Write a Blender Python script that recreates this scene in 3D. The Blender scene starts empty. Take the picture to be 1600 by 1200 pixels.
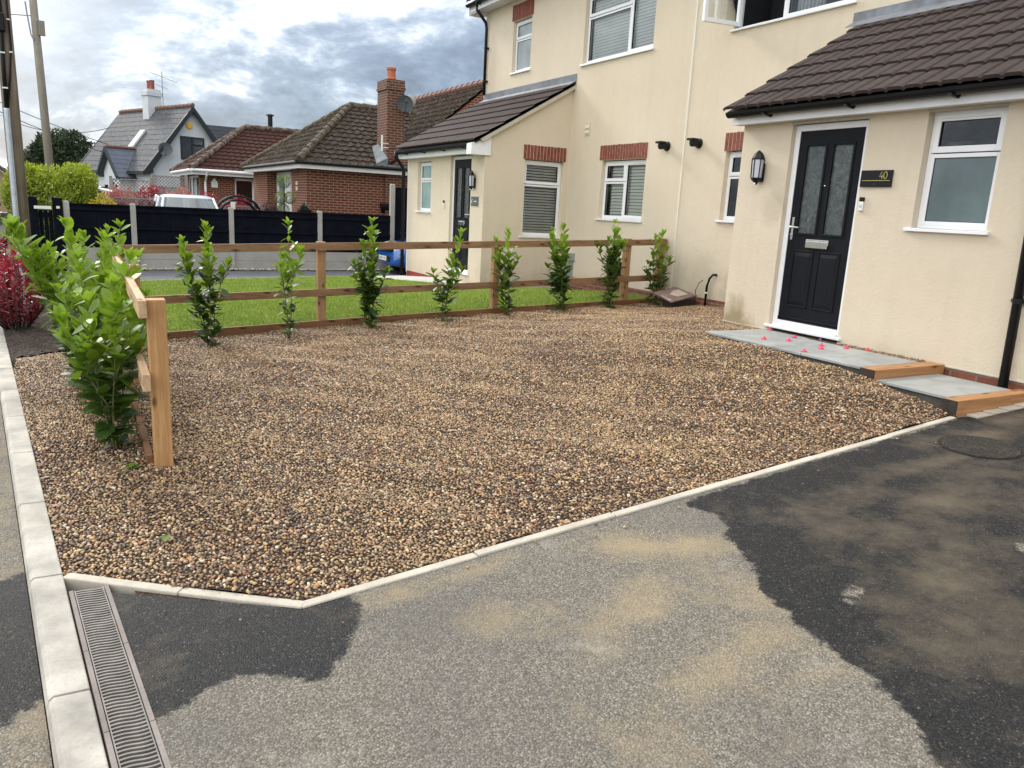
import bpy, bmesh, math, random
import numpy as np
from mathutils import Vector, Matrix
from mathutils.geometry import delaunay_2d_cdt
R = math.radians
random.seed(4); rng = np.random.default_rng(4)
S = bpy.context.scene
C = S.collection

# ------------------------------------------------------------------ camera
cam = bpy.data.objects.new('camera', bpy.data.cameras.new('camera')); C.objects.link(cam)
cam.data.sensor_width = 36; cam.data.lens = 27.045; cam.data.clip_end = 2000; cam.data.clip_start = .05
# rows: world X, Y, Z in camera axes (right, down, forward)
M = [[0.87548485, -0.06314569, 0.47910218], [-0.48058421, -0.21767638, 0.84950327], [0.05064676, -0.97397619, -0.22091919]]
cam.matrix_world = Matrix([[M[0][0], -M[0][1], -M[0][2], 0], [M[1][0], -M[1][1], -M[1][2], 0], [M[2][0], -M[2][1], -M[2][2], 1.6], [0, 0, 0, 1]])
S.camera = cam

# ------------------------------------------------------------------ world: sky with broken cloud
SUN_AZ, SUN_EL = -12.0, 32.0      # azimuth from +Y
w = bpy.data.worlds.new('World'); S.world = w; w.use_nodes = True
nt = w.node_tree; N = nt.nodes; L = nt.links; N.clear()
def nd(t, **k):
    n = N.new(t)
    for a, b in k.items(): setattr(n, a, b)
    return n
out = nd('ShaderNodeOutputWorld'); bg = nd('ShaderNodeBackground'); L.new(bg.outputs[0], out.inputs[0])
sky = nd('ShaderNodeTexSky'); sky.sky_type = 'NISHITA'; sky.sun_disc = False
sky.sun_elevation = R(SUN_EL); sky.sun_rotation = R(SUN_AZ % 360)
tc = nd('ShaderNodeTexCoord'); sep = nd('ShaderNodeSeparateXYZ'); L.new(tc.outputs['Generated'], sep.inputs[0])
def math_(op, a, b=None, c=None, clamp=False):
    n = nd('ShaderNodeMath', operation=op); n.use_clamp = clamp
    for i, v in enumerate((a, b, c)):
        if v is None: continue
        if isinstance(v, (int, float)): n.inputs[i].default_value = v
        else: L.new(v, n.inputs[i])
    return n.outputs[0]
zz = math_('ADD', math_('MAXIMUM', sep.outputs[2], 0.0), 0.36)
cx = math_('DIVIDE', sep.outputs[0], zz); cy = math_('DIVIDE', sep.outputs[1], zz)
cmb = nd('ShaderNodeCombineXYZ'); L.new(cx, cmb.inputs[0]); L.new(cy, cmb.inputs[1])
def noise(vec, scale, detail, rough, dist=0.0, off=(0, 0, 0), sc=(1, 1, 1)):
    m = nd('ShaderNodeMapping'); L.new(vec, m.inputs[0]); m.inputs[1].default_value = off; m.inputs[3].default_value = sc
    n = nd('ShaderNodeTexNoise'); L.new(m.outputs[0], n.inputs['Vector'])
    n.inputs['Scale'].default_value = scale; n.inputs['Detail'].default_value = detail
    n.inputs['Roughness'].default_value = rough; n.inputs['Distortion'].default_value = dist
    return n.outputs[0]
def ramp(val, stops):
    r = nd('ShaderNodeValToRGB'); L.new(val, r.inputs[0]); e = r.color_ramp.elements
    while len(e) < len(stops): e.new(.5)
    for i, (p, c) in enumerate(stops): e[i].position = p; e[i].color = (*c, 1)
    return r.outputs[0]
def mixc(f, a, b, mode='MIX'):
    n = nd('ShaderNodeMix', data_type='RGBA', blend_type=mode)
    if isinstance(f, (int, float)): n.inputs[0].default_value = f
    else: L.new(f, n.inputs[0])
    for i, v in ((6, a), (7, b)):
        if isinstance(v, tuple): n.inputs[i].default_value = (*v, 1)
        else: L.new(v, n.inputs[i])
    return n.outputs[2]
n1 = noise(cmb.outputs[0], 1.75, 10, .62, .55, (2.35, 2.9, 0.4))
n2 = noise(cmb.outputs[0], 5.5, 9, .62, .3, (7.3, 4.4, 0))
nm = math_('ADD', math_('MULTIPLY', n1, .68), math_('MULTIPLY', n2, .32))
cloud = ramp(nm, [(.38, (.055, .080, .125)), (.455, (.105, .145, .205)), (.51, (.17, .22, .29)), (.545, (.30, .35, .41)), (.60, (.72, .74, .76))])
gap = ramp(nm, [(.40, (1, 1, 1)), (.50, (0, 0, 0))])
skyc = mixc(.12, mixc(1.0, cloud, (11.0, 11.1, 11.4), 'MULTIPLY'), sky.outputs[0])
# glow of the hidden sun through the cloud
dv = nd('ShaderNodeVectorMath', operation='DOT_PRODUCT'); L.new(tc.outputs['Generated'], dv.inputs[0])
az, el = R(-7), R(13)
dv.inputs[1].default_value = (math.sin(az) * math.cos(el), math.cos(az) * math.cos(el), math.sin(el))
glow = math_('POWER', math_('MAXIMUM', dv.outputs['Value'], 0.0), 80.0)
tot = mixc(1.0, skyc, mixc(glow, (0, 0, 0), (4.6, 4.6, 4.4)), 'ADD')
# brighter overhead (thin cloud)
up = math_('MULTIPLY', math_('POWER', math_('MAXIMUM', sep.outputs[2], 0.0), 2.2), 2.3)
tot = mixc(1.0, tot, mixc(up, (0, 0, 0), (6.4, 6.15, 5.8)), 'ADD')
# unseen sky lobe behind the camera, added to brighten the house walls
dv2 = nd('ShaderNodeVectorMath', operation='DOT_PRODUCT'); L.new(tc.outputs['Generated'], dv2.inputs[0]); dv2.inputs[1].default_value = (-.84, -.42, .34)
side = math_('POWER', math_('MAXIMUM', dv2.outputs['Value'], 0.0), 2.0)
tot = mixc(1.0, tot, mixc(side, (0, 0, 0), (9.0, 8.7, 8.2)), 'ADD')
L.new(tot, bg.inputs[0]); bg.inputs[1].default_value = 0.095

sl = bpy.data.lights.new('sun', 'SUN'); so = bpy.data.objects.new('sun', sl); C.objects.link(so)
sl.energy = 1.6; sl.angle = R(14); sl.color = (1, .95, .87)
so.rotation_euler = (R(90 - SUN_EL), 0, R(180 - SUN_AZ)); so.location = (0, 0, 30)
S.view_settings.view_transform = 'Standard'; S.view_settings.look = 'None'; S.view_settings.exposure = 0.85; S.view_settings.gamma = 1

# ------------------------------------------------------------------ materials
class MT:
    """tiny node-graph helper for one material"""
    def __init__(s, name, rough=.6, spec=.5):
        s.m = bpy.data.materials.new(name); s.m.use_nodes = True
        s.nt = s.m.node_tree; s.N = s.nt.nodes; s.L = s.nt.links
        s.b = s.N['Principled BSDF']; s.b.inputs['Roughness'].default_value = rough
        s.b.inputs['Specular IOR Level'].default_value = spec
        s.tc = None
    def n(s, t, **k):
        n = s.N.new(t)
        for a, b in k.items(): setattr(n, a, b)
        return n
    def link(s, a, b): s.L.new(a, b)
    def put(s, sock, v):
        if isinstance(v, (int, float)): sock.default_value = v
        elif isinstance(v, tuple): sock.default_value = (*v, 1) if len(v) == 3 and sock.type == 'RGBA' else v
        else: s.L.new(v, sock)
    def co(s):
        if not s.tc:
            g = s.n('ShaderNodeNewGeometry'); s.tc = g.outputs['Position']
        return s.tc
    def obj(s): return s.n('ShaderNodeTexCoord').outputs['Object']
    def mapping(s, v, sc=(1, 1, 1), rot=(0, 0, 0), loc=(0, 0, 0)):
        m = s.n('ShaderNodeMapping'); s.link(v, m.inputs[0]); m.inputs[1].default_value = loc; m.inputs[2].default_value = rot; m.inputs[3].default_value = sc
        return m.outputs[0]
    def noise(s, scale, detail=4, rough=.5, v=None, dist=0):
        n = s.n('ShaderNodeTexNoise'); s.link(v or s.co(), n.inputs['Vector'])
        n.inputs['Scale'].default_value = scale; n.inputs['Detail'].default_value = detail; n.inputs['Roughness'].default_value = rough; n.inputs['Distortion'].default_value = dist
        return n.outputs[0]
    def vor(s, scale, v=None, feature='F1', out='Distance'):
        n = s.n('ShaderNodeTexVoronoi', feature=feature); s.link(v or s.co(), n.inputs['Vector']); n.inputs['Scale'].default_value = scale
        return n.outputs[out]
    def ramp(s, v, stops, interp='LINEAR'):
        r = s.n('ShaderNodeValToRGB'); s.link(v, r.inputs[0]); e = r.color_ramp.elements; r.color_ramp.interpolation = interp
        while len(e) < len(stops): e.new(.5)
        for i, (p, c) in enumerate(stops):
            e[i].position = p; e[i].color = (*(c if isinstance(c, tuple) else (c, c, c)), 1)
        return r.outputs[0]
    def mix(s, f, a, b, mode='MIX'):
        n = s.n('ShaderNodeMix', data_type='RGBA', blend_type=mode); s.put(n.inputs[0], f); s.put(n.inputs[6], a); s.put(n.inputs[7], b); return n.outputs[2]
    def math(s, op, a, b=0, clamp=False):
        n = s.n('ShaderNodeMath', operation=op); n.use_clamp = clamp; s.put(n.inputs[0], a); s.put(n.inputs[1], b); return n.outputs[0]
    def attr(s, name, kind='GEOMETRY', out='Fac'):
        n = s.n('ShaderNodeAttribute', attribute_type=kind); n.attribute_name = name; return n.outputs[out]
    def col(s, v): s.put(s.b.inputs['Base Color'], v); return s
    def rough(s, v): s.put(s.b.inputs['Roughness'], v); return s
    def bump(s, h, strength=.5, dist=.01):
        b = s.n('ShaderNodeBump'); s.link(h, b.inputs['Height']); b.inputs['Strength'].default_value = strength; b.inputs['Distance'].default_value = dist
        s.link(b.outputs[0], s.b.inputs['Normal']); return s

def plain(name, c, rough=.5, var=.12, scale=6, bump=0, bs=80, metal=0, spec=.5):
    t = MT(name, rough, spec); n = t.noise(scale, 5, .6)
    a = tuple(x * (1 - var) for x in c); b = tuple(min(1, x * (1 + var)) for x in c)
    t.col(t.ramp(n, [(.3, a), (.7, b)])); t.b.inputs['Metallic'].default_value = metal
    if bump: t.bump(t.noise(bs, 3, .6), bump, .004)
    return t.m

def mat_render():
    t = MT('cream_render', .85, .25); p = t.co()
    big = t.noise(.7, 5, .55); fine = t.noise(230, 3, .7); mid = t.noise(9, 4, .6)
    c = t.ramp(big, [(.3, (.70, .60, .46)), (.7, (.76, .665, .525))])
    c = t.mix(t.math('MULTIPLY', fine, .32), c, (.48, .41, .29))
    c = t.mix(t.ramp(mid, [(.35, 0.0), (.75, .16)]), c, (.52, .45, .33))
    # rain streaks running down the wall
    st = t.noise(1, 5, .6, t.mapping(p, (7, 7, .35)))
    c = t.mix(t.ramp(st, [(.48, 0.0), (.8, .12)]), c, (.40, .36, .28))
    # algae stains at the foot of the wall
    def stain(x, y, z, r, col, k, c):
        d = t.n('ShaderNodeVectorMath', operation='DISTANCE'); t.link(p, d.inputs[0]); d.inputs[1].default_value = (x, y, z)
        dd = t.math('ADD', t.math('DIVIDE', d.outputs['Value'], r), t.math('MULTIPLY', t.math('SUBTRACT', t.noise(5, 5, .65), .5), 1.3))
        return t.mix(t.math('MULTIPLY', t.ramp(dd, [(.35, 1.0), (1.0, 0.0)]), k), c, col)
    c = stain(6.5, 6.42, .42, .36, (.26, .20, .09), .8, c)
    c = stain(8.3, 8.1, .55, .55, (.42, .36, .2), .55, c)
    c = stain(8.3, 9.0, .7, .55, (.47, .42, .3), .6, c)
    c = stain(6.5, 6.05, 1.75, .22, (.48, .41, .30), .5, c)
    sz_ = t.n('ShaderNodeSeparateXYZ'); t.link(p, sz_.inputs[0])
    lowm = t.math('ADD', t.math('MULTIPLY', sz_.outputs[2], -1.6), t.math('ADD', t.math('MULTIPLY', t.noise(3.2, 7, .7), 1.3), .55))
    c = t.mix(t.ramp(lowm, [(.30, 0.0), (.9, .34)]), c, (.36, .29, .19))
    t.col(c).bump(t.math('ADD', t.noise(150, 4, .75), t.math('MULTIPLY', t.noise(40, 3, .6), .6)), .8, .008)
    return t.m

def mat_brick(name, cs, mortar, scale=1.0, swap=False, dirty=0.0, proj='XY'):
    t = MT(name, .85, .3); s = t.n('ShaderNodeSeparateXYZ'); t.link(t.co(), s.inputs[0])
    u = t.math('ADD', s.outputs[0], s.outputs[1])
    cb = t.n('ShaderNodeCombineXYZ'); t.link(u, cb.inputs[0]); t.link(s.outputs[2], cb.inputs[1])
    b = t.n('ShaderNodeTexBrick'); t.link(cb.outputs[0], b.inputs['Vector']); b.inputs['Scale'].default_value = 1 / scale
    b.inputs['Brick Width'].default_value = .225; b.inputs['Row Height'].default_value = .075; b.inputs['Mortar Size'].default_value = .011; b.inputs['Mortar Smooth'].default_value = .15
    b.inputs['Color1'].default_value = (*cs[0], 1); b.inputs['Color2'].default_value = (*cs[1], 1); b.inputs['Mortar'].default_value = (*mortar, 1); b.inputs['Bias'].default_value = -.1
    c = t.mix(t.ramp(t.noise(26, 4, .7), [(.3, 0.0), (.8, .55)]), b.outputs['Color'], cs[2])
    if dirty: c = t.mix(t.ramp(t.noise(5, 5, .7), [(.45, 0.0), (.7, dirty)]), c, (.12, .11, .09))
    t.col(c); t.bump(t.math('ADD', t.math('MULTIPLY', b.outputs['Fac'], -1.0), t.math('MULTIPLY', t.noise(120, 3, .7), .25)), .7, .008)
    return t.m

def mat_tile(name, c, c2, lichen=0.0, lc=(.35, .34, .28), rough=.6):
    t = MT(name, rough, .14); n = t.noise(14, 5, .65); v = t.vor(3.6, t.mapping(t.co(), (1, 1, 1)), out='Color')
    cc = t.ramp(n, [(.3, c), (.75, c2)])
    sp = t.n('ShaderNodeSeparateColor'); t.link(v, sp.inputs[0])
    cc = t.mix(t.math('MULTIPLY', sp.outputs[0], .25), cc, tuple(x * .55 for x in c))
    if lichen:
        m1 = t.ramp(t.noise(7, 7, .75), [(.5 - lichen * .16, 0.0), (.68, 1.0)])
        cc = t.mix(t.math('MULTIPLY', m1, .8), cc, lc)
        cc = t.mix(t.ramp(t.vor(9), [(.0, 1.0), (.17, 0.0)]), cc, tuple(min(1, x * 1.9) for x in lc))
    else:
        cc = t.mix(t.ramp(t.vor(11), [(.0, .8), (.045, 0.0)]), cc, (.5, .48, .44))
    t.col(cc).bump(t.noise(90, 4, .7), .35, .004); return t.m

def mat_wood(name, c1, c2, axis, knots=True, rough=.7):
    t = MT(name, rough, .3)
    sc = {'x': (.8, 14, 14), 'y': (14, .8, 14), 'z': (16, 16, .9)}[axis]
    v = t.mapping(t.co(), sc)
    g = t.noise(1.6, 6, .6, v, 1.2); f = t.noise(9, 4, .7, v)
    c = t.ramp(g, [(.28, c1), (.5, tuple((a + b) / 2 for a, b in zip(c1, c2))), (.72, c2)])
    c = t.mix(t.ramp(f, [(.45, 0.0), (.8, .45)]), c, tuple(x * .45 for x in c1))
    if knots:
        sp = t.n('ShaderNodeSeparateXYZ'); t.link(t.co(), sp.inputs[0]); ai = 'xyz'.index(axis); oth = [i for i in range(3) if i != ai]
        cb = t.n('ShaderNodeCombineXYZ'); t.link(t.math('MULTIPLY', t.math('ADD', sp.outputs[oth[0]], sp.outputs[oth[1]]), 7.5), cb.inputs[0]); t.link(t.math('MULTIPLY', sp.outputs[ai], 3.1 if axis == 'z' else 2.3), cb.inputs[1])
        k = t.vor(1, t.mapping(cb.outputs[0], (1, 1, 1), (0, 0, 0), (2.3, .6, 0))); k.node.voronoi_dimensions = '2D'; k.node.inputs['Randomness'].default_value = .95
        c = t.mix(t.ramp(k, [(.0, 1.0), (.06, .9), (.10, .35), (.17, 0.0)]), c, tuple(x * .3 for x in c1))
    c = t.mix(t.ramp(t.noise(3, 5, .6), [(.5, 0.0), (.8, .35)]), c, tuple(x * .6 for x in c1))
    t.col(c).bump(t.math('ADD', g, t.math('MULTIPLY', f, .5)), .35, .004); return t.m

def mat_glass(name='window_glass', tint=(.02, .03, .03)):
    m = bpy.data.materials.new(name); m.use_nodes = True; nt = m.node_tree; nt.nodes.clear()
    o = nt.nodes.new('ShaderNodeOutputMaterial'); mx = nt.nodes.new('ShaderNodeMixShader'); tr = nt.nodes.new('ShaderNodeBsdfTransparent'); gl = nt.nodes.new('ShaderNodeBsdfGlossy')
    fr = nt.nodes.new('ShaderNodeFresnel'); fr.inputs[0].default_value = 1.65; gl.inputs['Roughness'].default_value = .01; tr.inputs[0].default_value = (.93, .97, .95, 1)
    gl.inputs['Color'].default_value = (.95, .97, 1, 1)
    ns = nt.nodes.new('ShaderNodeTexNoise'); ns.inputs['Scale'].default_value = 2.2; bp = nt.nodes.new('ShaderNodeBump'); bp.inputs['Strength'].default_value = .05; bp.inputs['Distance'].default_value = .02
    nt.links.new(ns.outputs[0], bp.inputs['Height']); nt.links.new(bp.outputs[0], gl.inputs['Normal'])
    nt.links.new(fr.outputs[0], mx.inputs[0]); nt.links.new(tr.outputs[0], mx.inputs[1]); nt.links.new(gl.outputs[0], mx.inputs[2]); nt.links.new(mx.outputs[0], o.inputs[0])
    return m
def mat_frost(name, c, rough=.35):
    t = MT(name, rough, .7); n = t.noise(2.2, 4, .6, t.obj()); t.col(t.ramp(n, [(.3, tuple(x * .75 for x in c)), (.7, tuple(min(1, x * 1.3) for x in c))]))
    t.b.inputs['Coat Weight'].default_value = .7; t.b.inputs['Coat Roughness'].default_value = .06; return t.m

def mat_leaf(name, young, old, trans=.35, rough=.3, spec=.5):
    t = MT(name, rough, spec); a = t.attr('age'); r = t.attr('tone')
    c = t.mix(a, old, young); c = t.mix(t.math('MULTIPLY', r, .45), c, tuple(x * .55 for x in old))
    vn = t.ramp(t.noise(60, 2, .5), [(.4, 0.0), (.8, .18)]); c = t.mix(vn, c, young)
    t.col(c)
    o = t.N['Material Output']; mx = t.n('ShaderNodeMixShader'); tl = t.n('ShaderNodeBsdfTranslucent')
    t.link(t.mix(.5, c, young), tl.inputs[0]); mx.inputs[0].default_value = trans
    t.link(t.b.outputs[0], mx.inputs[1]); t.link(tl.outputs[0], mx.inputs[2]); t.link(mx.outputs[0], o.inputs[0]); return t.m

def mat_tarmac():
    t = MT('tarmac_drive', .8, .45); p = t.co()
    agg = t.vor(150, out='Color'); d = t.vor(150); sc = t.n('ShaderNodeSeparateColor'); t.link(agg, sc.inputs[0])
    d2 = t.vor(46)
    stone = t.ramp(sc.outputs[0], [(0, (.13, .116, .094)), (.4, (.19, .17, .138)), (.8, (.255, .23, .188)), (1, (.36, .33, .27))])
    dry = t.mix(t.ramp(d, [(.42, 0.0), (.78, .65)]), stone, (.06, .054, .046))
    dry = t.mix(t.ramp(t.noise(1.3, 8, .68), [(.46, 0.0), (.66, .5)]), dry, (.10, .10, .098)); dry = t.mix(t.ramp(t.noise(38, 4, .7), [(.45, 0.0), (.75, .38)]), dry, (.08, .073, .062))
    # tan silt washed over the surface
    silt = t.attr('silt'); sn = t.math('ADD', silt, t.math('MULTIPLY', t.math('SUBTRACT', t.noise(2.6, 10, .74, dist=.15), .5), 2.3))
    dry = t.mix(t.ramp(sn, [(.25, 0.0), (.95, .70)]), dry, (.35, .275, .165))
    pale = t.ramp(t.noise(2.1, 7, .7, t.mapping(p, (1, 1, 1), (0, 0, 0), (5, 3, 0))), [(.60, 0.0), (.72, .38)])
    dry = t.mix(pale, dry, (.36, .345, .30))
    ws = t.ramp(sc.outputs[1], [(0, (.010, .010, .0105)), (.6, (.023, .0225, .0225)), (.95, (.042, .04, .038)), (1, (.12, .115, .105))])
    wet = t.mix(t.ramp(d, [(.42, 0.0), (.75, .8)]), ws, (.004, .0042, .005))
    wsilt = t.math('ADD', t.attr('wsilt'), t.math('MULTIPLY', t.math('SUBTRACT', t.noise(3.0, 10, .74, dist=.1), .5), 2.4))
    wet = t.mix(t.ramp(wsilt, [(.25, 0.0), (1.15, .85)]), wet, (.125, .10, .069))
    wd = t.math('ADD', t.attr('wet'), t.math('ADD', t.math('MULTIPLY', t.math('SUBTRACT', t.noise(7, 8, .75), .5), .22), t.math('MULTIPLY', t.math('SUBTRACT', t.noise(60, 3, .6), .5), .06)))
    wf = t.ramp(wd, [(.488, 0.0), (.515, 1.0)])
    t.col(t.mix(wf, dry, wet)); t.rough(t.ramp(wf, [(0, .9), (1, .68)])); t.b.inputs['Specular IOR Level'].default_value = .25
    t.bump(t.math('ADD', t.math('MULTIPLY', d, -1.0), t.math('ADD', t.math('MULTIPLY', d2, -.35), t.math('MULTIPLY', t.noise(12, 3, .6), .3))), .8, .005)
    return t.m

def mat_ground(name, stops, scale, bump=.5, bs=60, rough=.9, dist=.01):
    t = MT(name, rough, .3); c = t.ramp(t.noise(scale, 7, .65), stops); v = t.vor(bs, out='Color'); sp = t.n('ShaderNodeSeparateColor'); t.link(v, sp.inputs[0])
    c = t.mix(t.math('MULTIPLY', sp.outputs[0], .45), c, tuple(x * .4 for x in stops[0][1]))
    t.col(c).bump(t.math('ADD', t.vor(bs), t.noise(bs * .5, 3, .6)), bump, dist); return t.m

def mat_concrete(name, c, var=.18, rough=.85):
    t = MT(name, rough, .3)
    cc = t.ramp(t.noise(3.5, 7, .65), [(.25, tuple(x * (1 - var) for x in c)), (.7, tuple(x * (1 + var * .6) for x in c))])
    cc = t.mix(t.ramp(t.noise(70, 3, .6), [(.5, 0.0), (.8, .4)]), cc, tuple(x * .5 for x in c))
    cc = t.mix(t.ramp(t.noise(1.6, 6, .7, dist=.6), [(.55, 0.0), (.7, .5)]), cc, tuple(x * .72 * k for x, k in zip(c, (1, .92, .78))))
    cc = t.mix(t.ramp(t.vor(28), [(0, .9), (.07, 0.0)]), cc, tuple(x * .3 for x in c))
    t.col(cc).bump(t.math('ADD', t.noise(110, 4, .7), t.noise(14, 3, .6)), .35, .004); return t.m

mRender = mat_render()
mPlinth = mat_brick('plinth_brick', [(.20, .065, .04), (.28, .095, .055), (.12, .045, .035)], (.26, .2, .15))
mBrick = mat_brick('bungalow_brick', [(.175, .040, .020), (.10, .027, .017), (.03, .015, .012)], (.40, .26, .17), dirty=.12)
mBrick2 = mat_brick('chimney_brick', [(.15, .040, .024), (.09, .028, .02), (.035, .018, .015)], (.30, .21, .15), dirty=.35)
mLint = plain('lintel_brick', (.20, .052, .032), .8, .45, 14, .4, 120)
mMort = plain('mortar', (.62, .50, .40), .9)
mUPVC = plain('white_upvc', (.80, .81, .82), .28, .03, 3)
mUPVCb = plain('white_fascia', (.78, .79, .80), .35, .05, 4)
mBlack = plain('black_plastic', (.006, .006, .007), .42, .2, 9, spec=.3)
mRubber = plain('black_rubber', (.015, .015, .016), .7, .2, 9)
mDoor = MT('black_door', .5, .2); _g = mDoor.noise(2.4, 6, .6, mDoor.mapping(mDoor.co(), (22, 22, 1.6)), 1.4)
mDoor.col(mDoor.ramp(_g, [(.3, (.0035, .004, .006)), (.7, (.007, .008, .012))])).bump(_g, .35, .003); mDoor = mDoor.m
mChrome = plain('brushed_metal', (.72, .70, .66), .22, .06, 30, metal=1)
mGlass = mat_glass()
mFrostT = mat_frost('frosted_teal', (.22, .35, .34)); mFrostD = mat_frost('frosted_dark_teal', (.085, .125, .13)); mFrostG = mat_frost('frosted_grey', (.27, .30, .30))
mDoorGlass = MT('door_glass', .22, .6); _n = mDoorGlass.noise(9, 5, .65, dist=2.2); mDoorGlass.col(mDoorGlass.ramp(_n, [(.35, (.045, .054, .056)), (.6, (.095, .108, .106)), (.75, (.18, .195, .185))])).bump(_n, .5, .01); mDoorGlass = mDoorGlass.m
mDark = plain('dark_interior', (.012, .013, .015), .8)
mBlind = plain('blind_slat', (.86, .86, .84), .55, .05, 5)
mCurt = plain('curtain', (.55, .56, .60), .8, .2, 12)
mRoofN = mat_tile('brown_concrete_tile', (.048, .036, .033), (.074, .056, .051), rough=.75)
mRoofL = mat_tile('lichen_tile', (.030, .020, .015), (.056, .038, .029), .12, (.15, .13, .10), .95)
mRoofR = mat_tile('red_brown_tile', (.045, .019, .014), (.075, .031, .022), .0, (.2, .17, .14), .85)
mSlate = mat_tile('slate', (.055, .058, .066), (.095, .10, .11), .1, (.20, .20, .20), .7)
mSlateB = mat_tile('blue_slate', (.11, .125, .16), (.16, .18, .225), 0, rough=.5)
mDarkSl = mat_tile('dark_slate', (.028, .031, .038), (.045, .048, .056), 0, rough=.6)
mRidge = mat_tile('ridge_tile', (.06, .046, .034), (.12, .095, .068), .3, (.24, .21, .15), .9)
mRidgeR = plain('red_ridge_tile', (.19, .095, .07), .8, .3, 7)
mLead = plain('lead_flashing', (.17, .185, .205), .45, .3, 5, .3, 20)
mCement = plain('cement_verge', (.50, .46, .38), .9, .15, 9, .4, 90)
mWoodX = mat_wood('treated_softwood_x', (.19, .105, .052), (.36, .215, .115), 'x')
mWoodY = mat_wood('treated_softwood_y', (.42, .26, .14), (.62, .45, .28), 'y')
mWoodZ = mat_wood('treated_softwood_post', (.38, .19, .07), (.57, .34, .15), 'z')
mWoodZ2 = mat_wood('treated_softwood_back_post', (.30, .165, .075), (.45, .27, .135), 'z')
mSleep = mat_wood('sleeper', (.33, .155, .06), (.48, .26, .12), 'x')
mBoard = mat_wood('gravel_board_wood', (.14, .065, .028), (.25, .13, .06), 'x')
mWoodDk = plain('wet_end_grain', (.03, .02, .014), .7, .4, 20, .4, 70)
mWet = plain('damp_slab_edge', (.085, .08, .066), .8, .3, 9, .4, 60)
mKerb = mat_concrete('kerb_concrete', (.43, .405, .355), .45); mEdge = mat_concrete('edging_concrete', (.50, .455, .375), .3); mPostC = mat_concrete('fence_concrete', (.36, .35, .32))
mSlab = MT('grey_slab', .55, .4); _c = mSlab.ramp(mSlab.noise(2.6, 7, .62, dist=1.2), [(.3, (.235, .245, .24)), (.7, (.385, .395, .38))]); mSlab.col(_c).bump(mSlab.noise(50, 4, .6), .15, .003); mSlab = mSlab.m
mApron = mat_concrete('pale_apron', (.50, .485, .44))
mDrainC = mat_concrete('drain_body', (.235, .205, .185), .35); mDrainG = plain('drain_grate', (.17, .155, .135), .6, .35, 14, .3, 120, metal=.0)
mTar = mat_tarmac()
mTarN = mat_ground('neighbour_tarmac', [(.3, (.115, .12, .135)), (.7, (.16, .165, .18))], 2, .5, 90)
mRoad = mat_ground('road_tarmac', [(.3, (.15, .14, .125)), (.7, (.24, .225, .20))], 1.4, .8, 90)
mSoil = mat_ground('soil_and_bark', [(.3, (.035, .026, .019)), (.7, (.10, .072, .055))], 9, 1, 34, .95, .03)
mBed = mat_ground('gravel_bed', [(.3, (.05, .034, .022)), (.7, (.10, .07, .047))], 9, 1, 60, .95, .02)
mEarth = mat_ground('earth', [(.3, (.06, .075, .03)), (.7, (.10, .11, .05))], 1.2, .6, 30)
mTurf = mat_ground('turf_base', [(.3, (.14, .21, .025)), (.7, (.24, .33, .045))], 3.5, .8, 120)
mBlackF = plain('black_fence_paint', (.0042, .0052, .0105), .9, .4, 5, .3, 40, spec=.12)
mWhiteR = plain('white_render', (.62, .65, .67), .85, .1, 2, .4, 90)
mNavy = plain('dark_frame', (.02, .025, .03), .5, .1)
mGreyW = plain('weathered_wood', (.27, .25, .235), .85, .25, 8, .4, 40)
mPole = mat_wood('pole_wood', (.15, .115, .09), (.31, .25, .20), 'z', False, .85)
mPoleG = mat_wood('grey_pole_wood', (.22, .20, .16), (.33, .30, .245), 'z', False, .85)
mGalv = plain('galvanised_steel', (.52, .58, .64), .38, .12, 12, .1, 60, metal=.55)
mLaurel = mat_leaf('laurel_leaf', (.29, .455, .03), (.012, .052, .014), .36, .44, .4)
mHedge = mat_leaf('bright_hedge_leaf', (.42, .50, .03), (.05, .115, .015), .3, .35)
mTreeL = mat_leaf('tree_leaf', (.055, .085, .03), (.018, .034, .014), .15, .5)
mRedL = mat_leaf('red_photinia_leaf', (.50, .04, .065), (.13, .018, .024), .35, .42)
mPinkL = mat_leaf('pink_photinia_leaf', (.62, .22, .17), (.26, .04, .045), .3, .35)
mYelL = mat_leaf('yellow_shrub_leaf', (.72, .55, .03), (.30, .24, .03), .3, .4)
mAcer = mat_leaf('dark_red_acer_leaf', (.13, .02, .03), (.045, .012, .016), .2, .5)
mPurp = mat_leaf('dark_vine_leaf', (.11, .05, .045), (.025, .02, .018), .2, .5)
mBox = mat_leaf('box_leaf', (.24, .33, .04), (.05, .1, .02), .2, .5)
mStem = plain('laurel_stem', (.14, .15, .05), .6, .3, 30); mBark = plain('bark', (.06, .045, .035), .9, .3, 12, .5, 30)
mBlueP = plain('blue_car_paint', (.01, .085, .33), .18, .05, 2, spec=.6); mWhiteP = plain('white_car_paint', (.55, .60, .64), .2, .05, 2); mGreyP = plain('grey_car_paint', (.12, .125, .13), .25, .05, 2)
for _m in (mBlueP, mWhiteP, mGreyP): _m.node_tree.nodes['Principled BSDF'].inputs['Coat Weight'].default_value = 1; _m.node_tree.nodes['Principled BSDF'].inputs['Coat Roughness'].default_value = .03
mCarGl = plain('car_glass', (.06, .085, .085), .04, .1, 2, spec=1); mCarGl.node_tree.nodes['Principled BSDF'].inputs['Coat Weight'].default_value = 1
mPlate = plain('plate_white', (.75, .76, .72), .4, .03)
mPink = plain('pink_clip', (.75, .06, .12), .4, .08); mPurple = plain('purple_clip', (.16, .05, .14), .4, .08)
mGold = plain('gold_figures', (.62, .56, .20), .3, .05, metal=.4)
mPlaq = plain('grey_plaque', (.10, .115, .125), .35, .05); mCerm = plain('cream_vent', (.60, .56, .42), .6, .05)
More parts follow.
